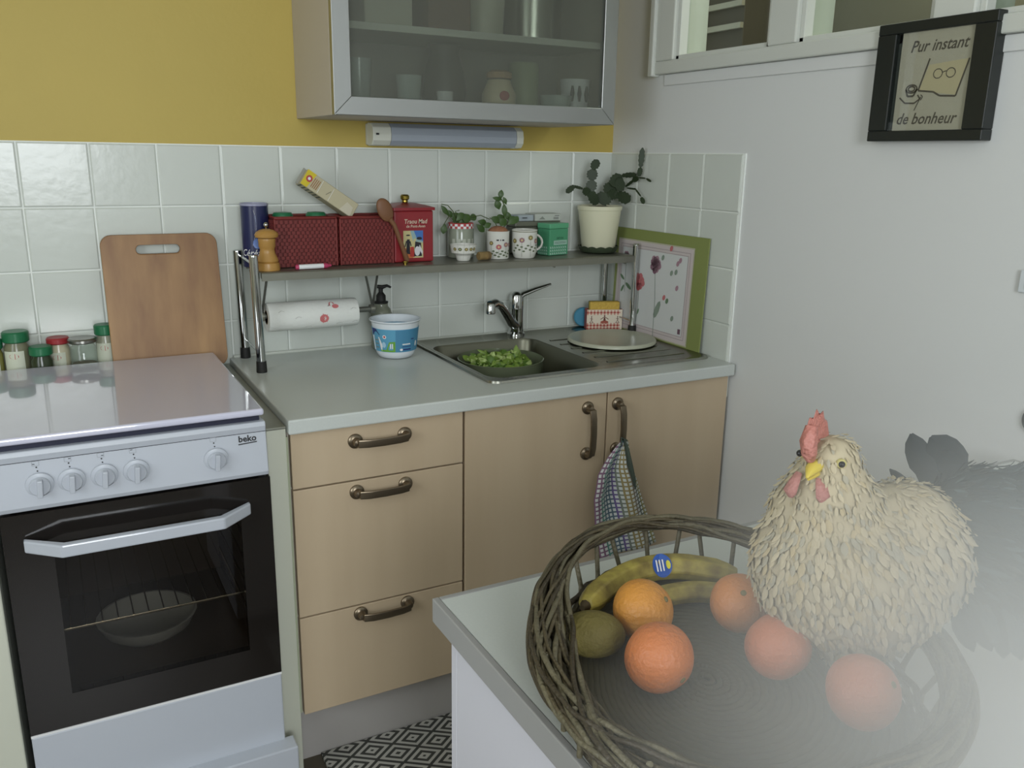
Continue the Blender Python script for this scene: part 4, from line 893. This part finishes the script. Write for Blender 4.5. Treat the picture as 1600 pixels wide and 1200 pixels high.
bs = thing('blue_scrubber', (-.15,-.06,H), 'round blue scrubber behind the left edge of the gingham box', 'scrubber')
ax = Matrix.Rotation(PI/2, 3, 'X'); ax = Matrix.Rotation(-.36,3,'Z') @ ax
MB().lathe([(0,0),(.028,0),(.031,.004),(.031,.012),(.028,.016),(0,.016)], (-.112,-.036,H+.0375), 28, ax=ax).build('disc', M('blue_plastic', (70,140,170), .5), bs, smooth=40)

# flower print panel against the right wall
fb = thing('splash_panel', (-.02,-.3,H), 'flower printed panel with olive green border leaning on right wall', 'panel')
Y0_, Y1_ = -.505, -.072
def fbf(u, v, d=0): # u from corner outward, v up
    return (-.0115-.011*(1-v/.318)-d, Y1_-u, H+.0065+v)
Wp = Y1_-Y0_; Hp = .317
mb = MB(); mb.add([fbf(u,v,d) for d in (.0,.004) for u,v in ((0,0),(Wp,0),(Wp,Hp),(0,Hp))], [(0,1,2,3),(7,6,5,4),(0,4,5,1),(1,5,6,2),(2,6,7,3),(3,7,4,0)])
mb.build('board', M('olive_border', (132,142,82), .5), fb)
p = Print(lambda u, v: fbf(u, v, .0046)); I0, I1, J0, J1 = .012, Wp-.055, .004, Hp-.032
OFFW = M('panel_white', (206,208,206), .5); PKB = M('panel_pink_grey', (200,190,188), .5); LN = M('panel_line', (150,136,140), .5)
p.rect(I0,I1,J0,J1,PKB)
p.build('printed_band', None, fb)
p = Print(lambda u, v: fbf(u, v, .0050)); p.rect(I0+.026,I1-.026,J0+.026,J1-.026,OFFW)
for k, wd in ((.002,.0022),(.016,.0012),(.0245,.001)):
    p.line([(I0+k,J0+k),(I1-k,J0+k),(I1-k,J1-k),(I0+k,J1-k),(I0+k,J0+k)], wd, LN if k > .01 else M('panel_olive_line', (176,178,140), .5))
p.build('printed_field', None, fb)
p = Print(lambda u, v: fbf(u, v, .0054)); RS, MV, GN, BG = M('petal_rose', (190,112,114), .6), M('petal_mauve', (164,130,142), .6), M('print_leaf', (104,130,100), .6), M('print_grey_green', (134,148,134), .6)
def bloom(u, v, s_, m, m2):
    r9 = random.Random(int(u*1e4))
    for k in range(16): a = k*2.4; d = s_*.55*math.sqrt(k/16); p.poly(ell(u+d*math.cos(a), v+d*math.sin(a), s_*.42, s_*.36, 8, a), m if k % 3 else m2)
bloom(.135,.162,.031,RS,M('petal_red',(188,84,90),.6)); bloom(.208,.222,.031,MV,M('petal_dark_mauve',(134,96,114),.6)); bloom(.06,.232,.018,MV,BG)
p.line([(.135,.14),(.138,.08),(.13,.03)], .002, BG); p.line([(.208,.2),(.218,.12),(.222,.0)], .002, BG); p.line([(.06,.215),(.062,.12)], .002, BG)
for u, v, s_, a in ((.045,.165,.014,-.6),(.08,.14,.018,-.5),(.05,.13,.014,1.0),(.11,.07,.014,1.9),(.125,.055,.012,1.5),(.1,.09,.01,1.8),(.14,.07,.01,1.2),(.232,.09,.03,1.15)): p.poly(ell(u, v, s_, s_*.35, 8, a), GN if s_ < .025 else BG)
for u, v, m in ((.275,.275,RS),(.24,.245,BG),(.31,.235,MV),(.285,.205,BG),(.305,.21,BG),(.315,.165,MV),(.26,.13,RS),(.275,.122,GN),(.305,.075,BG),(.32,.245,MV)): p.poly(ell(u, v, .009, .0065, 8, 1.1), m)
p.rect(.335,.347,.035,.05,M('print_stamp',(110,84,96),.6)); p.build('printed_picture', None, fb)

# oven cloth hanging on the door handle
oc = thing('checked_cloth', (-.36,-.65,.74), 'multicoloured woven check cloth hanging from right sink door handle', 'cloth')
cm = bpy.data.materials.new('woven_check'); cm.use_nodes = True; nt = cm.node_tree; b = nt.nodes['Principled BSDF']; b.inputs['Roughness'].default_value = .9
uv = nt.nodes.new('ShaderNodeUVMap'); uv.uv_map = 'UVMap'; sp_ = nt.nodes.new('ShaderNodeSeparateXYZ'); nt.links.new(uv.outputs[0], sp_.inputs[0])
def math_(op, a, b_=None):
    n = nt.nodes.new('ShaderNodeMath'); n.operation = op
    for i, x in enumerate((a, b_)):
        if x is None: continue
        if isinstance(x, (int, float)): n.inputs[i].default_value = x
        else: nt.links.new(x, n.inputs[i])
    return n.outputs[0]
cx = math_('MULTIPLY', sp_.outputs[0], 13); cy = math_('MULTIPLY', sp_.outputs[1], 26)
fx = math_('FRACT', cx); fy = math_('FRACT', cy); 
inx = math_('MULTIPLY', math_('GREATER_THAN', fx, .38), math_('GREATER_THAN', fy, .36))
cr_ = nt.nodes.new('ShaderNodeValToRGB'); cr_.color_ramp.interpolation = 'CONSTANT'; e = cr_.color_ramp.elements
cols = [(128,98,120),(92,140,128),(96,118,128),(84,104,118),(106,92,140),(120,128,116),(150,136,92),(130,120,104),(96,104,96),(140,134,84)]
e[0].color = rgb(*cols[0]); e[1].position = .1; e[1].color = rgb(*cols[1])
for k in range(2, 10): q_ = e.new(k/10); q_.color = rgb(*cols[k])
nt.links.new(math_('DIVIDE', math_('FLOOR', cx), 13.0), cr_.inputs[0])
mxc = nt.nodes.new('ShaderNodeMix'); mxc.data_type = 'RGBA'; nt.links.new(inx, mxc.inputs[0]); nt.links.new(cr_.outputs[0], mxc.inputs[6]); mxc.inputs[7].default_value = rgb(206,210,206)
nt.links.new(mxc.outputs[2], b.inputs['Base Color'])
def cloth(name, left, right, top, bot, ydepth, nU=22, nV=36, folds=3, parent=None, vofs=0):
    bm = MB(); vs = []; fs = []
    for j_ in range(nV+1):
        f = j_/nV
        for i in range(nU+1):
            g = i/nU
            xl, xr = left(f), right(f); x = xl+(xr-xl)*g; z = top+(bot(g)-top)*f
            y = ydepth + (-.012*min(1, f*3)*math.sin(g*PI*folds+f*1.3) - .006*math.sin(g*9+f*5)*min(1,f*2)); vs.append((x,y,z))
    for j_ in range(nV):
        for i in range(nU): a = j_*(nU+1)+i; fs.append((a,a+1,a+nU+2,a+nU+1))
    bm.add(vs, fs); o = bm.build(name, cm, parent, smooth=80)
    u_ = o.data.uv_layers.new(name='UVMap')
    for lp in o.data.loops:
        i, j_ = lp.vertex_index % (nU+1), lp.vertex_index//(nU+1); u_.data[lp.index].uv = (i/nU*.98+.01, j_/nV)
    md = o.modifiers.new('thickness', 'SOLIDIFY'); md.thickness = .003
    return o
def pw(pts):
    def f(t):
        for (a,b),(c,d) in zip(pts, pts[1:]):
            if t <= c: s_ = (t-a)/(c-a); s_ = s_*s_*(3-2*s_) if False else s_; return b+(d-b)*s_
        return pts[-1][1]
    return f
cloth('fabric', pw([(0,-.386),(.12,-.425),(.25,-.455),(.45,-.468),(.7,-.458),(1,-.435)]), pw([(0,-.366),(.2,-.352),(.4,-.322),(.7,-.285),(1,-.250)]), .742, lambda g: .425+.01*g, -.652, parent=oc)
MB().tube([(-.377,-.655,.745),(-.374,-.665,.72),(-.366,-.668,.68),(-.352,-.668,.64),(-.343,-.668,.61)], [.004,.008,.0115,.009,.002], 10, flat=.5).build('fold_shade', M('loop_fold_shade', (74,84,74), .9), oc, smooth=60)  # dark tube stands in for the shade inside the cloth fold
MB().tube([(-.392,-.664,.735),(-.384,-.653,.750),(-.375,-.664,.745)], .0022, 8).build('hanging_loop', MATS['loop_fold_shade'], oc, smooth=60)

# ================================================================ rug
rg = MB().box(-1.16,-.2,-1.35,-.565,FL+.0003,FL+.007).build('woven_rug', None)
rg.data.transform(Matrix.Translation((.68,.95,-FL))); rg.location = (-.68,-.95,FL); tag(rg, 'grey and white diamond pattern woven rug on the floor', 'rug')
rm = bpy.data.materials.new('diamond_weave'); rm.use_nodes = True; nt = rm.node_tree; b = nt.nodes['Principled BSDF']; b.inputs['Roughness'].default_value = .95
tc_ = nt.nodes.new('ShaderNodeTexCoord'); sp_ = nt.nodes.new('ShaderNodeSeparateXYZ'); nt.links.new(tc_.outputs['Object'], sp_.inputs[0])
ax_ = math_('ABSOLUTE', math_('SUBTRACT', math_('FRACT', math_('MULTIPLY', sp_.outputs[0], 1/.105)), .5))
ay_ = math_('ABSOLUTE', math_('SUBTRACT', math_('FRACT', math_('MULTIPLY', sp_.outputs[1], 1/.075)), .5))
sm = math_('ADD', ax_, ay_); k_ = math_('GREATER_THAN', math_('FRACT', math_('ADD', math_('MULTIPLY', sm, 4.0), .30)), .5)
nz = nt.nodes.new('ShaderNodeTexNoise'); nz.inputs['Scale'].default_value = 260; nt.links.new(tc_.outputs['Object'], nz.inputs['Vector'])
k2 = math_('GREATER_THAN', math_('ADD', math_('MULTIPLY', k_, .7), math_('MULTIPLY', nz.outputs[0], .3)), .5)
mxc = nt.nodes.new('ShaderNodeMix'); mxc.data_type = 'RGBA'; nt.links.new(k2, mxc.inputs[0]); mxc.inputs[6].default_value = rgb(62,62,58); mxc.inputs[7].default_value = rgb(176,174,166)
nt.links.new(mxc.outputs[2], b.inputs['Base Color']); rg.data.materials.append(rm)

# ================================================================ island worktop
isl = thing('kitchen_island', (-.6,-1.95,FL), 'white island unit with grey edged worktop in the foreground', 'counter')
IX0, IX1, IY0, IY1 = -1.237, -.06, -2.02, -1.443
EDG = M('grey_edge_band', (150,150,148), .45)
BX('top', (IX0+.009,IX1-.009,IY0+.009,IY1-.009,.8725,H), COUNTER, isl)
for b_ in ((IX0,IX0+.0088,IY0,IY1),(IX1-.0088,IX1,IY0,IY1),(IX0+.0088,IX1-.0088,IY1-.0088,IY1),(IX0+.0088,IX1-.0088,IY0,IY0+.0088)):
    BX('edge_band', (b_[0],b_[1],b_[2],b_[3],.868,H+.0004), EDG, isl, .0015)
SP = M('white_melamine', (206,206,214), .4)
BX('side_panel', (-1.219,-1.201,-2.0,-1.478,.05,.868), SP, isl, .001); BX('side_panel', (-.1,-.082,-2.0,-1.478,.05,.868), SP, isl, .001)
BX('back_panel', (-1.219,-.082,-1.4775,-1.461,.05,.868), SP, isl, .001); BX('front_panel', (-1.2,-.101,-2.0,-1.984,.05,.868), SP, isl, .001)
BX('plinth', (-1.19,-.11,-1.97,-1.50,FL,.05), PLINTH, isl)

# wicker basket
bk = thing('fruit_basket', (-1.06,-1.73,H), 'brown wicker fruit basket with braided rim on the island', 'basket')
ctrl = [(-1.204,-1.639),(-1.152,-1.57),(-1.064,-1.505),(-.962,-1.490),(-.885,-1.545),(-.845,-1.64),(-.828,-1.74),(-.852,-1.85),(-.915,-1.935),(-1.005,-1.985),(-1.11,-1.99),(-1.205,-1.945),(-1.252,-1.865),(-1.262,-1.80),(-1.245,-1.715)]
def cr_loop(P, n):
    out = []; N = len(P)
    for i in range(N):
        p0, p1, p2, p3 = [Vector((*P[(i+k-1) % N], 0)) for k in range(4)]
        for k in range(n):
            t = k/n; out.append(.5*((2*p1)+(-p0+p2)*t+(2*p0-5*p1+4*p2-p3)*t*t+(-p0+3*p1-3*p2+p3)*t**3))
    return out
ring = cr_loop(ctrl, 12); NR = len(ring); cen = Vector((-1.055,-1.74,0))
WIL = [M('willow_'+n_, c_, .5, var=.35, vscale=30, bump=.3, bscale=200) for n_, c_ in (('brown',(88,79,58)),('grey',(106,100,78)),('dark',(68,60,44)))]
def rim_pt(i, off, dz):
    p = ring[i % NR]; d = (p-cen).normalized(); return p + d*off + Vector((0,0,dz))
for s_ in range(30):
    ph = 2*PI*s_*.382; turns = (1, 2, 1, 3)[s_ % 4]*(1 if s_ % 2 else -1); pts = []
    layer = .45+.55*((s_*7) % 30)/30
    for i in range(NR):
        f = i/NR; an = ph+2*PI*turns*f
        wide = 1+1.1*max(0, math.cos(2*PI*(f-.84)))    # the near left side is spread out wider
        pts.append(rim_pt(i, -.013+.0145*layer*wide*math.cos(an)-.007*(wide-1), H+.072+.0105*layer*math.sin(an)+.0012*math.sin(i*.7+s_)-.012*(wide-1)))
    MB().tube(pts, .0021+.0009*((s_*5) % 3)/2, 6, closed=True).build('rim_rod', WIL[s_ % 3], bk, smooth=70)
# low wall of horizontal weavers, spokes, woven floor
for s_ in range(4):
    pts = []
    for i in range(NR):
        p = ring[i]; q_ = cen+(p-cen)*(.83+.012*s_); pts.append(q_+Vector((0,0,H+.006+.0062*s_+.0008*math.sin(i*PI/3+s_*PI)))+(p-cen).normalized()*(.0015*math.sin(i*PI/3+s_*PI)))
    MB().tube(pts, .0036, 7, closed=True).build('wall_weaver', WIL[(s_+2) % 3], bk, smooth=70)
for k in range(34):
    i = int(k*NR/34); p = ring[i]; a = cen+(p-cen)*.88+Vector((0,0,H+.028)); c2 = rim_pt(i+(k%3)-1, -.012, H+.068)
    MB().tube([a-Vector((0,0,.02)), a, c2], .0030, 7).build('spoke', WIL[1], bk, smooth=60)
fw = MB()
for s_ in range(26):
    k_s = .82*(s_+1)/26; fw.tube([cen+(ring[i]-cen)*k_s+Vector((0,0,H+.0072+.0006*math.sin(i*PI/3+s_*PI))) for i in range(0,NR,2)], .0042, 6, closed=True, flat=.7)
fw.build('floor_weave', M('floor_willow', (74,70,52), .7, var=.3, vscale=25), bk, smooth=70, kind='stuff')
MB().add([tuple(cen+(ring[i]-cen)*.84+Vector((0,0,H+.0012))) for i in range(NR)]+[tuple(cen+(ring[i]-cen)*.84+Vector((0,0,H+.005))) for i in range(NR)], [tuple(range(NR))[::-1], tuple(range(NR,2*NR))]+[(i,(i+1)%NR,NR+(i+1)%NR,NR+i) for i in range(NR)]).build('floor_disc', WIL[2], bk)

# fruit
def orange(x, y, z, r, c_, label, rot=(0,0,0)):
    m = M('orange_peel_'+str(len(MATS)), c_, .42, bump=.25, bscale=220, var=.12, vscale=9)
    o = thing('orange', (x,y,z-r), label, 'orange', 'oranges lying in the wicker basket')
    rr = Matrix.Rotation(rot[0], 3, 'X') @ Matrix.Rotation(rot[1], 3, 'Y')
    def fn(p):
        d = (p-Vector((x,y,z))); q_ = d.normalized(); dim = math.exp(-((q_-Vector((0,0,1))).length/.16)**2)*.06+math.exp(-((q_+Vector((0,0,1))).length/.2)**2)*.04
        return tuple(Vector((x,y,z)) + rr @ (d*(1-dim)*(1+.008*math.sin(5*q_.x+3*q_.y))))
    MB().ball((x,y,z), r, r, r*.95, 32, 20, fn=fn).build('peel', m, o, smooth=80)
    e_ = Vector((x,y,z)) + rr @ Vector((0,0,r*.95*.945)); MB().lathe([(.0,.0),(.0035,.0),(.003,.0015),(0,.002)], tuple(e_), 10, ax=rr).build('stem_button', M('stem_button', (120,110,60), .7), o, smooth=50)
ZF = H+.0125
orange(-1.071,-1.650,ZF+.0345,.0345,(212,146,62),'bright yellow-orange fruit touching the banana and kiwi', (.8,.5,0))
orange(-1.114,-1.735,ZF+.036,.0355,(206,120,62),'deep orange fruit nearest the left front of basket', (1.9,.2,0))
orange(-.962,-1.686,ZF+.034,.0335,(208,134,74),'orange with dimpled stem end behind the hen', (.6,-.4,0))
orange(-.990,-1.773,ZF+.035,.0345,(200,114,74),'reddish orange half hidden by the hen breast', (2.2,.2,0))
orange(-.976,-1.868,ZF+.035,.0350,(198,118,86),'pinkish orange in front of the hen at basket right', (.9,.3,0))
kw = MB(); Kx = Matrix.Translation((-1.140,-1.652,ZF+.0245)) @ Matrix.Rotation(-.55, 4, 'Z')
kw.xf = Kx; kw.ball((0,0,0), .036, .0265, .0245, 28, 16, fn=lambda p: p*(1+.02*math.sin(p.x*60)))
o = kw.build('kiwi_fruit', M('kiwi_skin', (116,106,54), .7, var=.25, vscale=30, bump=.3, bscale=200), smooth=80)
o.data.transform(Matrix.Translation((1.140,1.652,-ZF))); o.location = (-1.140,-1.652,ZF); tag(o, 'brown green kiwi at the left end of the basket', 'kiwi')
BAN = M('banana_peel', (188,174,84), .5, var=.55, vscale=45, c2=(104,88,46), detail=8); BTIP = M('banana_tip', (70,58,36), .7)
def banana(pts, r, label, stick=None):
    c_ = [Vector(p) for p in pts]; o = thing('banana', tuple(c_[len(c_)//2]-Vector((0,0,r))), label, 'banana', 'bananas in the wicker basket')
    P = []; n = 18
    for k in range(n+1):
        f = k/n*(len(c_)-1); i = min(int(f), len(c_)-2); t = f-i; p0 = c_[max(i-1,0)]; p1 = c_[i]; p2 = c_[i+1]; p3 = c_[min(i+2,len(c_)-1)]
        P.append(.5*((2*p1)+(-p0+p2)*t+(2*p0-5*p1+4*p2-p3)*t*t+(-p0+3*p1-3*p2+p3)*t**3))
    rs = [r*min(1, .35+1.6*math.sin(PI*(.04+.92*k/n))) for k in range(n+1)]
    MB().tube(P, rs, 6).build('peel', BAN, o, smooth=30, bevel=.002); MB().tube([P[0]+(P[0]-P[1])*.9, P[0]], [r*.2, r*.42], 8).build('tip', BTIP, o, smooth=50)
    if stick:
        q = P[stick]; dd = (P[stick+1]-P[stick-1]).normalized(); upv = Vector((-.42,-.72,.55)); upv = (upv-dd*upv.dot(dd)).normalized(); sd = dd.cross(upv)
        p = Print(lambda u, v: tuple(q + dd*u + sd*v + upv*(rs[stick]*1.0+.0006-(v*v)*14)))
        p.poly(ell(0,0,.0125,.0145,20), M('sticker_blue', (36,84,168), .4)); p.build('sticker', None, o)
        p = Print(lambda u, v: tuple(q + dd*u + sd*v + upv*(rs[stick]*1.0+.0012-(v*v)*14))); p.poly(ell(.0075,0,.003,.0055,10), M('sticker_yellow', (214,206,60), .4))
        for k in (-.007,-.003,.001): p.line([(k,-.007),(k,.007)], .0018, WHITEINK)
        p.build('sticker_print', None, o)
banana([(-1.118,-1.606,ZF+.030),(-1.065,-1.576,ZF+.028),(-1.01,-1.565,ZF+.030),(-.96,-1.580,ZF+.031),(-.91,-1.625,ZF+.028)], .0165, 'spotted yellow banana with blue oval sticker along basket back', 11)
banana([(-1.055,-1.614,ZF+.015),(-1.01,-1.605,ZF+.0135),(-.965,-1.613,ZF+.0135),(-.93,-1.643,ZF+.015)], .0135, 'paler banana lying under the stickered banana')

# ================================================================ hen figure
HO = Vector((-.905,-1.79,H)); ex = Vector((.6104,-.7921,0)); ey = Vector((.7921,.6104,0)); ez = Vector((0,0,1))
def hp_(a, b, h): return HO+ex*a+ey*b+ez*h
hn = thing('hen_figure', tuple(HO), 'cream feathered hen figure with red comb and dark tail in the fruit basket', 'hen')
CREAM = M('cream_plumage', (190,178,148), .9, var=.1, vscale=25); CREAM2 = M('warm_plumage', (180,165,130), .9); CREAM3 = M('grey_plumage', (166,160,140), .9)
els = [(0,0,.122,.090,.080,.088),(-.025,-.018,.128,.080,.068,.084),(.038,.015,.140,.068,.066,.080),(0,0,.055,.045,.045,.042),(-.034,-.020,.182,.058,.050,.056),(-.036,-.031,.214,.041,.039,.044),(-.036,-.036,.246,.0275,.031,.029)]
mb = MB()
for a, b, h, ra, rb, rh in els: mb.ball((a,b,h), ra, rb, rh, 24, 16)
def remesh(mb, name, m, vox, parent, tr_=None):
    o = mb.build(name, m); md = o.modifiers.new('r', 'REMESH'); md.mode = 'VOXEL'; md.voxel_size = vox; md2 = o.modifiers.new('s', 'SMOOTH'); md2.iterations = 6; md2.factor = .5
    dg = bpy.context.evaluated_depsgraph_get(); me = bpy.data.meshes.new_from_object(o.evaluated_get(dg)); bpy.data.objects.remove(o)
    co = [hp_(*v.co) - HO for v in me.vertices]
    for v, c_ in zip(me.vertices, co): v.co = c_
    me.polygons.foreach_set('use_smooth', [True]*len(me.polygons)); me.materials.clear(); me.materials.append(m); me.update()
    o = bpy.data.objects.new(name, me); col.objects.link(o); o.parent = parent; return o
body = remesh(mb, 'body', CREAM, .006, hn)
rn = random.Random(11)
def feathers(name, els, n, lo, hi, mats, flow, parent, wid=.42, lift=.35, thr=1.0, kind='stuff'):
    fb_ = MB(); fb_.mats = list(mats); tot = sum(ra*rh for _,_,_,ra,rb,rh in els)
    for a0, b0, h0, ra, rb, rh in els:
        for _ in range(int(n*ra*rh/tot)):
            while 1:
                d = Vector((rn.gauss(0,1),rn.gauss(0,1),rn.gauss(0,1))).normalized()
                if d.y < .75: break
            P = Vector((a0+d.x*ra, b0+d.y*rb, h0+d.z*rh))
            if any(((P.x-e_[0])/e_[3])**2+((P.y-e_[1])/e_[4])**2+((P.z-e_[2])/e_[5])**2 < .93 for e_ in els if e_[:3] != (a0,b0,h0)): continue
            N = Vector((d.x/ra,d.y/rb,d.z/rh)).normalized(); fl_ = Vector(flow(P)); fl_ = fl_-N*fl_.dot(N)
            if fl_.length < .05: continue
            fl_ = (fl_.normalized()+Vector((rn.uniform(-.25,.25),rn.uniform(-.25,.25),rn.uniform(-.25,.25)))).normalized()
            s_ = N.cross(fl_).normalized(); L_ = rn.uniform(lo,hi)*(1 if P.z < .2 else .7); w_ = L_*wid*rn.uniform(.7,1.1); vs = []
            for f, ww, up_ in ((0,.35,0),(.35,1,.10*lift),(.7,.9,.22*lift),(1,.15,.5*lift)):
                c_ = P+fl_*(L_*f)+N*(L_*up_+.0012); vs += [c_-s_*(w_*ww/2), c_+N*(w_*.14), c_+s_*(w_*ww/2)]
            vs = [hp_(*v) for v in vs]; fs = []
            for i in range(3): fs += [(3*i,3*i+1,3*i+4,3*i+3),(3*i+1,3*i+2,3*i+5,3*i+4)]
            fb_.add(vs, fs, rn.choice(mats))
    return fb_.build(name, None, parent, smooth=80, kind=kind)
feathers('plumage', els, 7500, .008, .0145, [CREAM,CREAM,CREAM,CREAM2,CREAM3], lambda P: (P.x*1.5+.25,.3,-1.0), hn, .5, .14)
# head details
RC = M('comb_red', (176,114,102), .5, bump=.6, bscale=120); BEAK = M('beak_yellow', (206,184,70), .4); WAT = M('wattle_pink', (174,118,110), .55, bump=.4, bscale=120)
def H3(l): return [tuple(hp_(*p)) for p in l]
cp_ = [(-.062,.268),(-.066,.283),(-.063,.296),(-.058,.293),(-.055,.303),(-.050,.296),(-.046,.300),(-.043,.290),(-.039,.288),(-.036,.278),(-.033,.268),(-.038,.262),(-.048,.258)]
mb = MB(); mb.prism(cp_, lambda u, v, d: tuple(hp_(u*.62-.020, -.058+d+(u+.062)*1.0, v)), -.0035, .0035); mb.build('comb', RC, hn, bevel=.002, smooth=40)
MB().tube(H3([(-.056,-.062,.288),(-.057,-.068,.275),(-.055,-.070,.263),(-.053,-.068,.256)]), [.006,.0085,.0075,.004], 12).build('comb_base', RC, hn, smooth=70)
MB().tube(H3([(-.047,-.058,.250),(-.051,-.072,.249),(-.054,-.082,.243)]), [.0085,.0065,.0012], 10, flat=.85).build('upper_beak', BEAK, hn, smooth=60)
MB().tube(H3([(-.047,-.058,.244),(-.051,-.069,.241),(-.053,-.076,.239)]), [.007,.0045,.001], 10, flat=.6).build('lower_beak', BEAK, hn, smooth=60)
for a0, s_ in ((-.063,-1),(-.044,1)):
    MB().tube(H3([(a0,-.061,.240),(a0+.003*s_,-.067,.232),(a0+.006*s_,-.069,.222),(a0+.005*s_,-.067,.216)]), [.0035,.006,.0075,.003], 10, flat=.5).build('wattle', WAT, hn, smooth=60)
for a0, b0 in ((-.026,-.0620),(-.062,-.047)):
    e1 = MB(); e1.ball(tuple(hp_(a0,b0,.2555)), .0050, m=M('eye_skin', (196,186,120), .5)); e_o = e1.build('eye', None, hn, smooth=80)
    MB().ball(tuple(hp_(a0+(.0006 if a0 > -.04 else -.003),b0-.0026,.2558)), .0034, m=M('eye_black', (18,16,16), .1)).build('pupil', None, e_o, smooth=80)
# tail: dark body with long feathers
TAILM = M('tail_slate', (50,62,66), .8, var=.3, vscale=20); TAIL2 = M('tail_grey', (74,88,92), .85); TAIL3 = M('tail_black', (44,50,52), .7)
tels = [(.110,.055,.158,.062,.050,.076),(.170,.06,.160,.075,.052,.088),(.235,.065,.158,.075,.05,.086)]
mb = MB()
for e_ in tels: mb.ball(e_[:3], *e_[3:], 20, 14)
tl = remesh(mb, 'tail', TAILM, .008, hn)
feathers('tail_down', tels, 3200, .012, .026, [TAILM,TAIL2,TAILM,TAIL3], lambda P: (1.0,.2,-.25 if P.z > .12 else -1.0), tl, .3, .3)
def plume(p0, p1, p2, wd, m):
    A, B, C_ = Vector(p0), Vector(p1), Vector(p2); n = 9; vs = []; 
    for i in range(n+1):
        t = i/n; c_ = A*(1-t)**2+B*2*t*(1-t)+C_*t*t; d = (B-A)*(1-t)+(C_-B)*t; d.normalize()
        s_ = d.cross(Vector((0,1,0)) if abs(d.y) < .8 else Vector((1,0,0))).normalized(); hw = wd*.5*min(1,.25+1.5*t)*(1 if t < .8 else max(.12, 1-(t-.8)*4.4))*(1+.12*math.sin(i*2.6))
        vs += [c_-s_*hw, c_+Vector((0,-.0022,0)), c_+s_*hw]
    vs = [hp_(*v) for v in vs]; fs = []
    for i in range(n): fs += [(3*i,3*i+1,3*i+4,3*i+3),(3*i+1,3*i+2,3*i+5,3*i+4)]
    return MB().add(vs, fs).build('tail_feather', m, hn, smooth=70)
plume((.070,.05,.195),(.050,.052,.225),(.034,.05,.262), .026, TAIL3); plume((.085,.05,.195),(.080,.055,.240),(.052,.048,.262), .036, TAIL3)
plume((.060,.045,.195),(.035,.05,.205),(.018,.045,.222), .010, TAIL3); plume((.080,.05,.20),(.070,.055,.235),(.070,.048,.250), .03, TAIL3)
for k in range(26):
    a0 = .09+.008*k; h0 = .222-.0006*k; rr = rn.uniform(-.01,.01)
    plume((a0,.06+rr,h0-.03),(a0+.03,.06+rr,h0+.015),(a0+.055,.06+rr,h0+.012+rn.uniform(-.004,.012)), .010, rn.choice((TAILM,TAIL2)))
for k in range(22):
    a0 = .09+.008*k; ln = rn.uniform(.03,.06)
    plume((a0,.03,.10),(a0+.012,.02,.075),(a0+rn.uniform(.01,.03),.025,.075-ln*(.5+.02*k)), .018, rn.choice((TAILM,TAIL2)))
# support wire of the figure
for a0 in (-.015,.02): MB().tube(H3([(a0,0,.0135),(a0,0,.05)]), .0025, 8).build('leg', M('leg_wire', (120,104,50), .5), hn, smooth=60)

# small things on the right wall
sw = thing('wall_switch', (-.001,-1.372,1.22), 'white plastic switch on the right wall at picture edge', 'switch')
BX('plate', (-.008,-.0005,-1.43,-1.366,1.20,1.242), M('switch_plastic', (206,212,214), .4), sw, .002); BX('rocker', (-.011,-.0082,-1.415,-1.381,1.208,1.234), MATS['switch_plastic'], sw, .001)
ax = Matrix.Rotation(-PI/2, 3, 'Y')
kh = thing('wall_hook', (-.001,-1.44,.961), 'dark round hook on the right wall above the hen tail', 'hook')
MB().lathe([(0,.0),(.028,.0),(.028,.006),(.02,.012),(0,.014)], (-.0005,-1.443,.965), 24, ax=ax).build('disc', M('hook_dark', (70,74,76), .4), kh, smooth=40)

# ================================================================ haze volume added over the near right end of the island, standing in for lens smear
ms = MB(); ms.ball((0,0,0), 1, 1, 1, 32, 20, fn=lambda p: Vector((p.x*.46, p.y*.40, max(p.z*.30, -.105))))
mo = ms.build('lens_haze', None); mo.location = (-.95,-2.10,H+.107); tag(mo, 'added pale haze standing in for lens smear over the near right island corner', 'lens_haze'); mo['kind'] = 'stuff'
mm = bpy.data.materials.new('lens_haze_volume'); mm.use_nodes = True; nt = mm.node_tree; nt.nodes.remove(nt.nodes['Principled BSDF'])
vs_ = nt.nodes.new('ShaderNodeVolumeScatter'); vs_.inputs['Color'].default_value = (.97,1,.99,1); vs_.inputs['Anisotropy'].default_value = .1
tcn = nt.nodes.new('ShaderNodeTexCoord'); mpn = nt.nodes.new('ShaderNodeMapping'); mpn.inputs['Scale'].default_value = (1/.46,1/.40,1/.30); nt.links.new(tcn.outputs['Object'], mpn.inputs[0])
ln = nt.nodes.new('ShaderNodeVectorMath'); ln.operation = 'LENGTH'; nt.links.new(mpn.outputs[0], ln.inputs[0])
dn = math_('POWER', math_('MAXIMUM', math_('SUBTRACT', 1.0, ln.outputs['Value']), 0.0), 1.3)
nt.links.new(math_('MULTIPLY', dn, 6.2), vs_.inputs['Density']); nt.links.new(vs_.outputs[0], nt.nodes['Material Output'].inputs['Volume'])
mo.data.materials.append(mm)
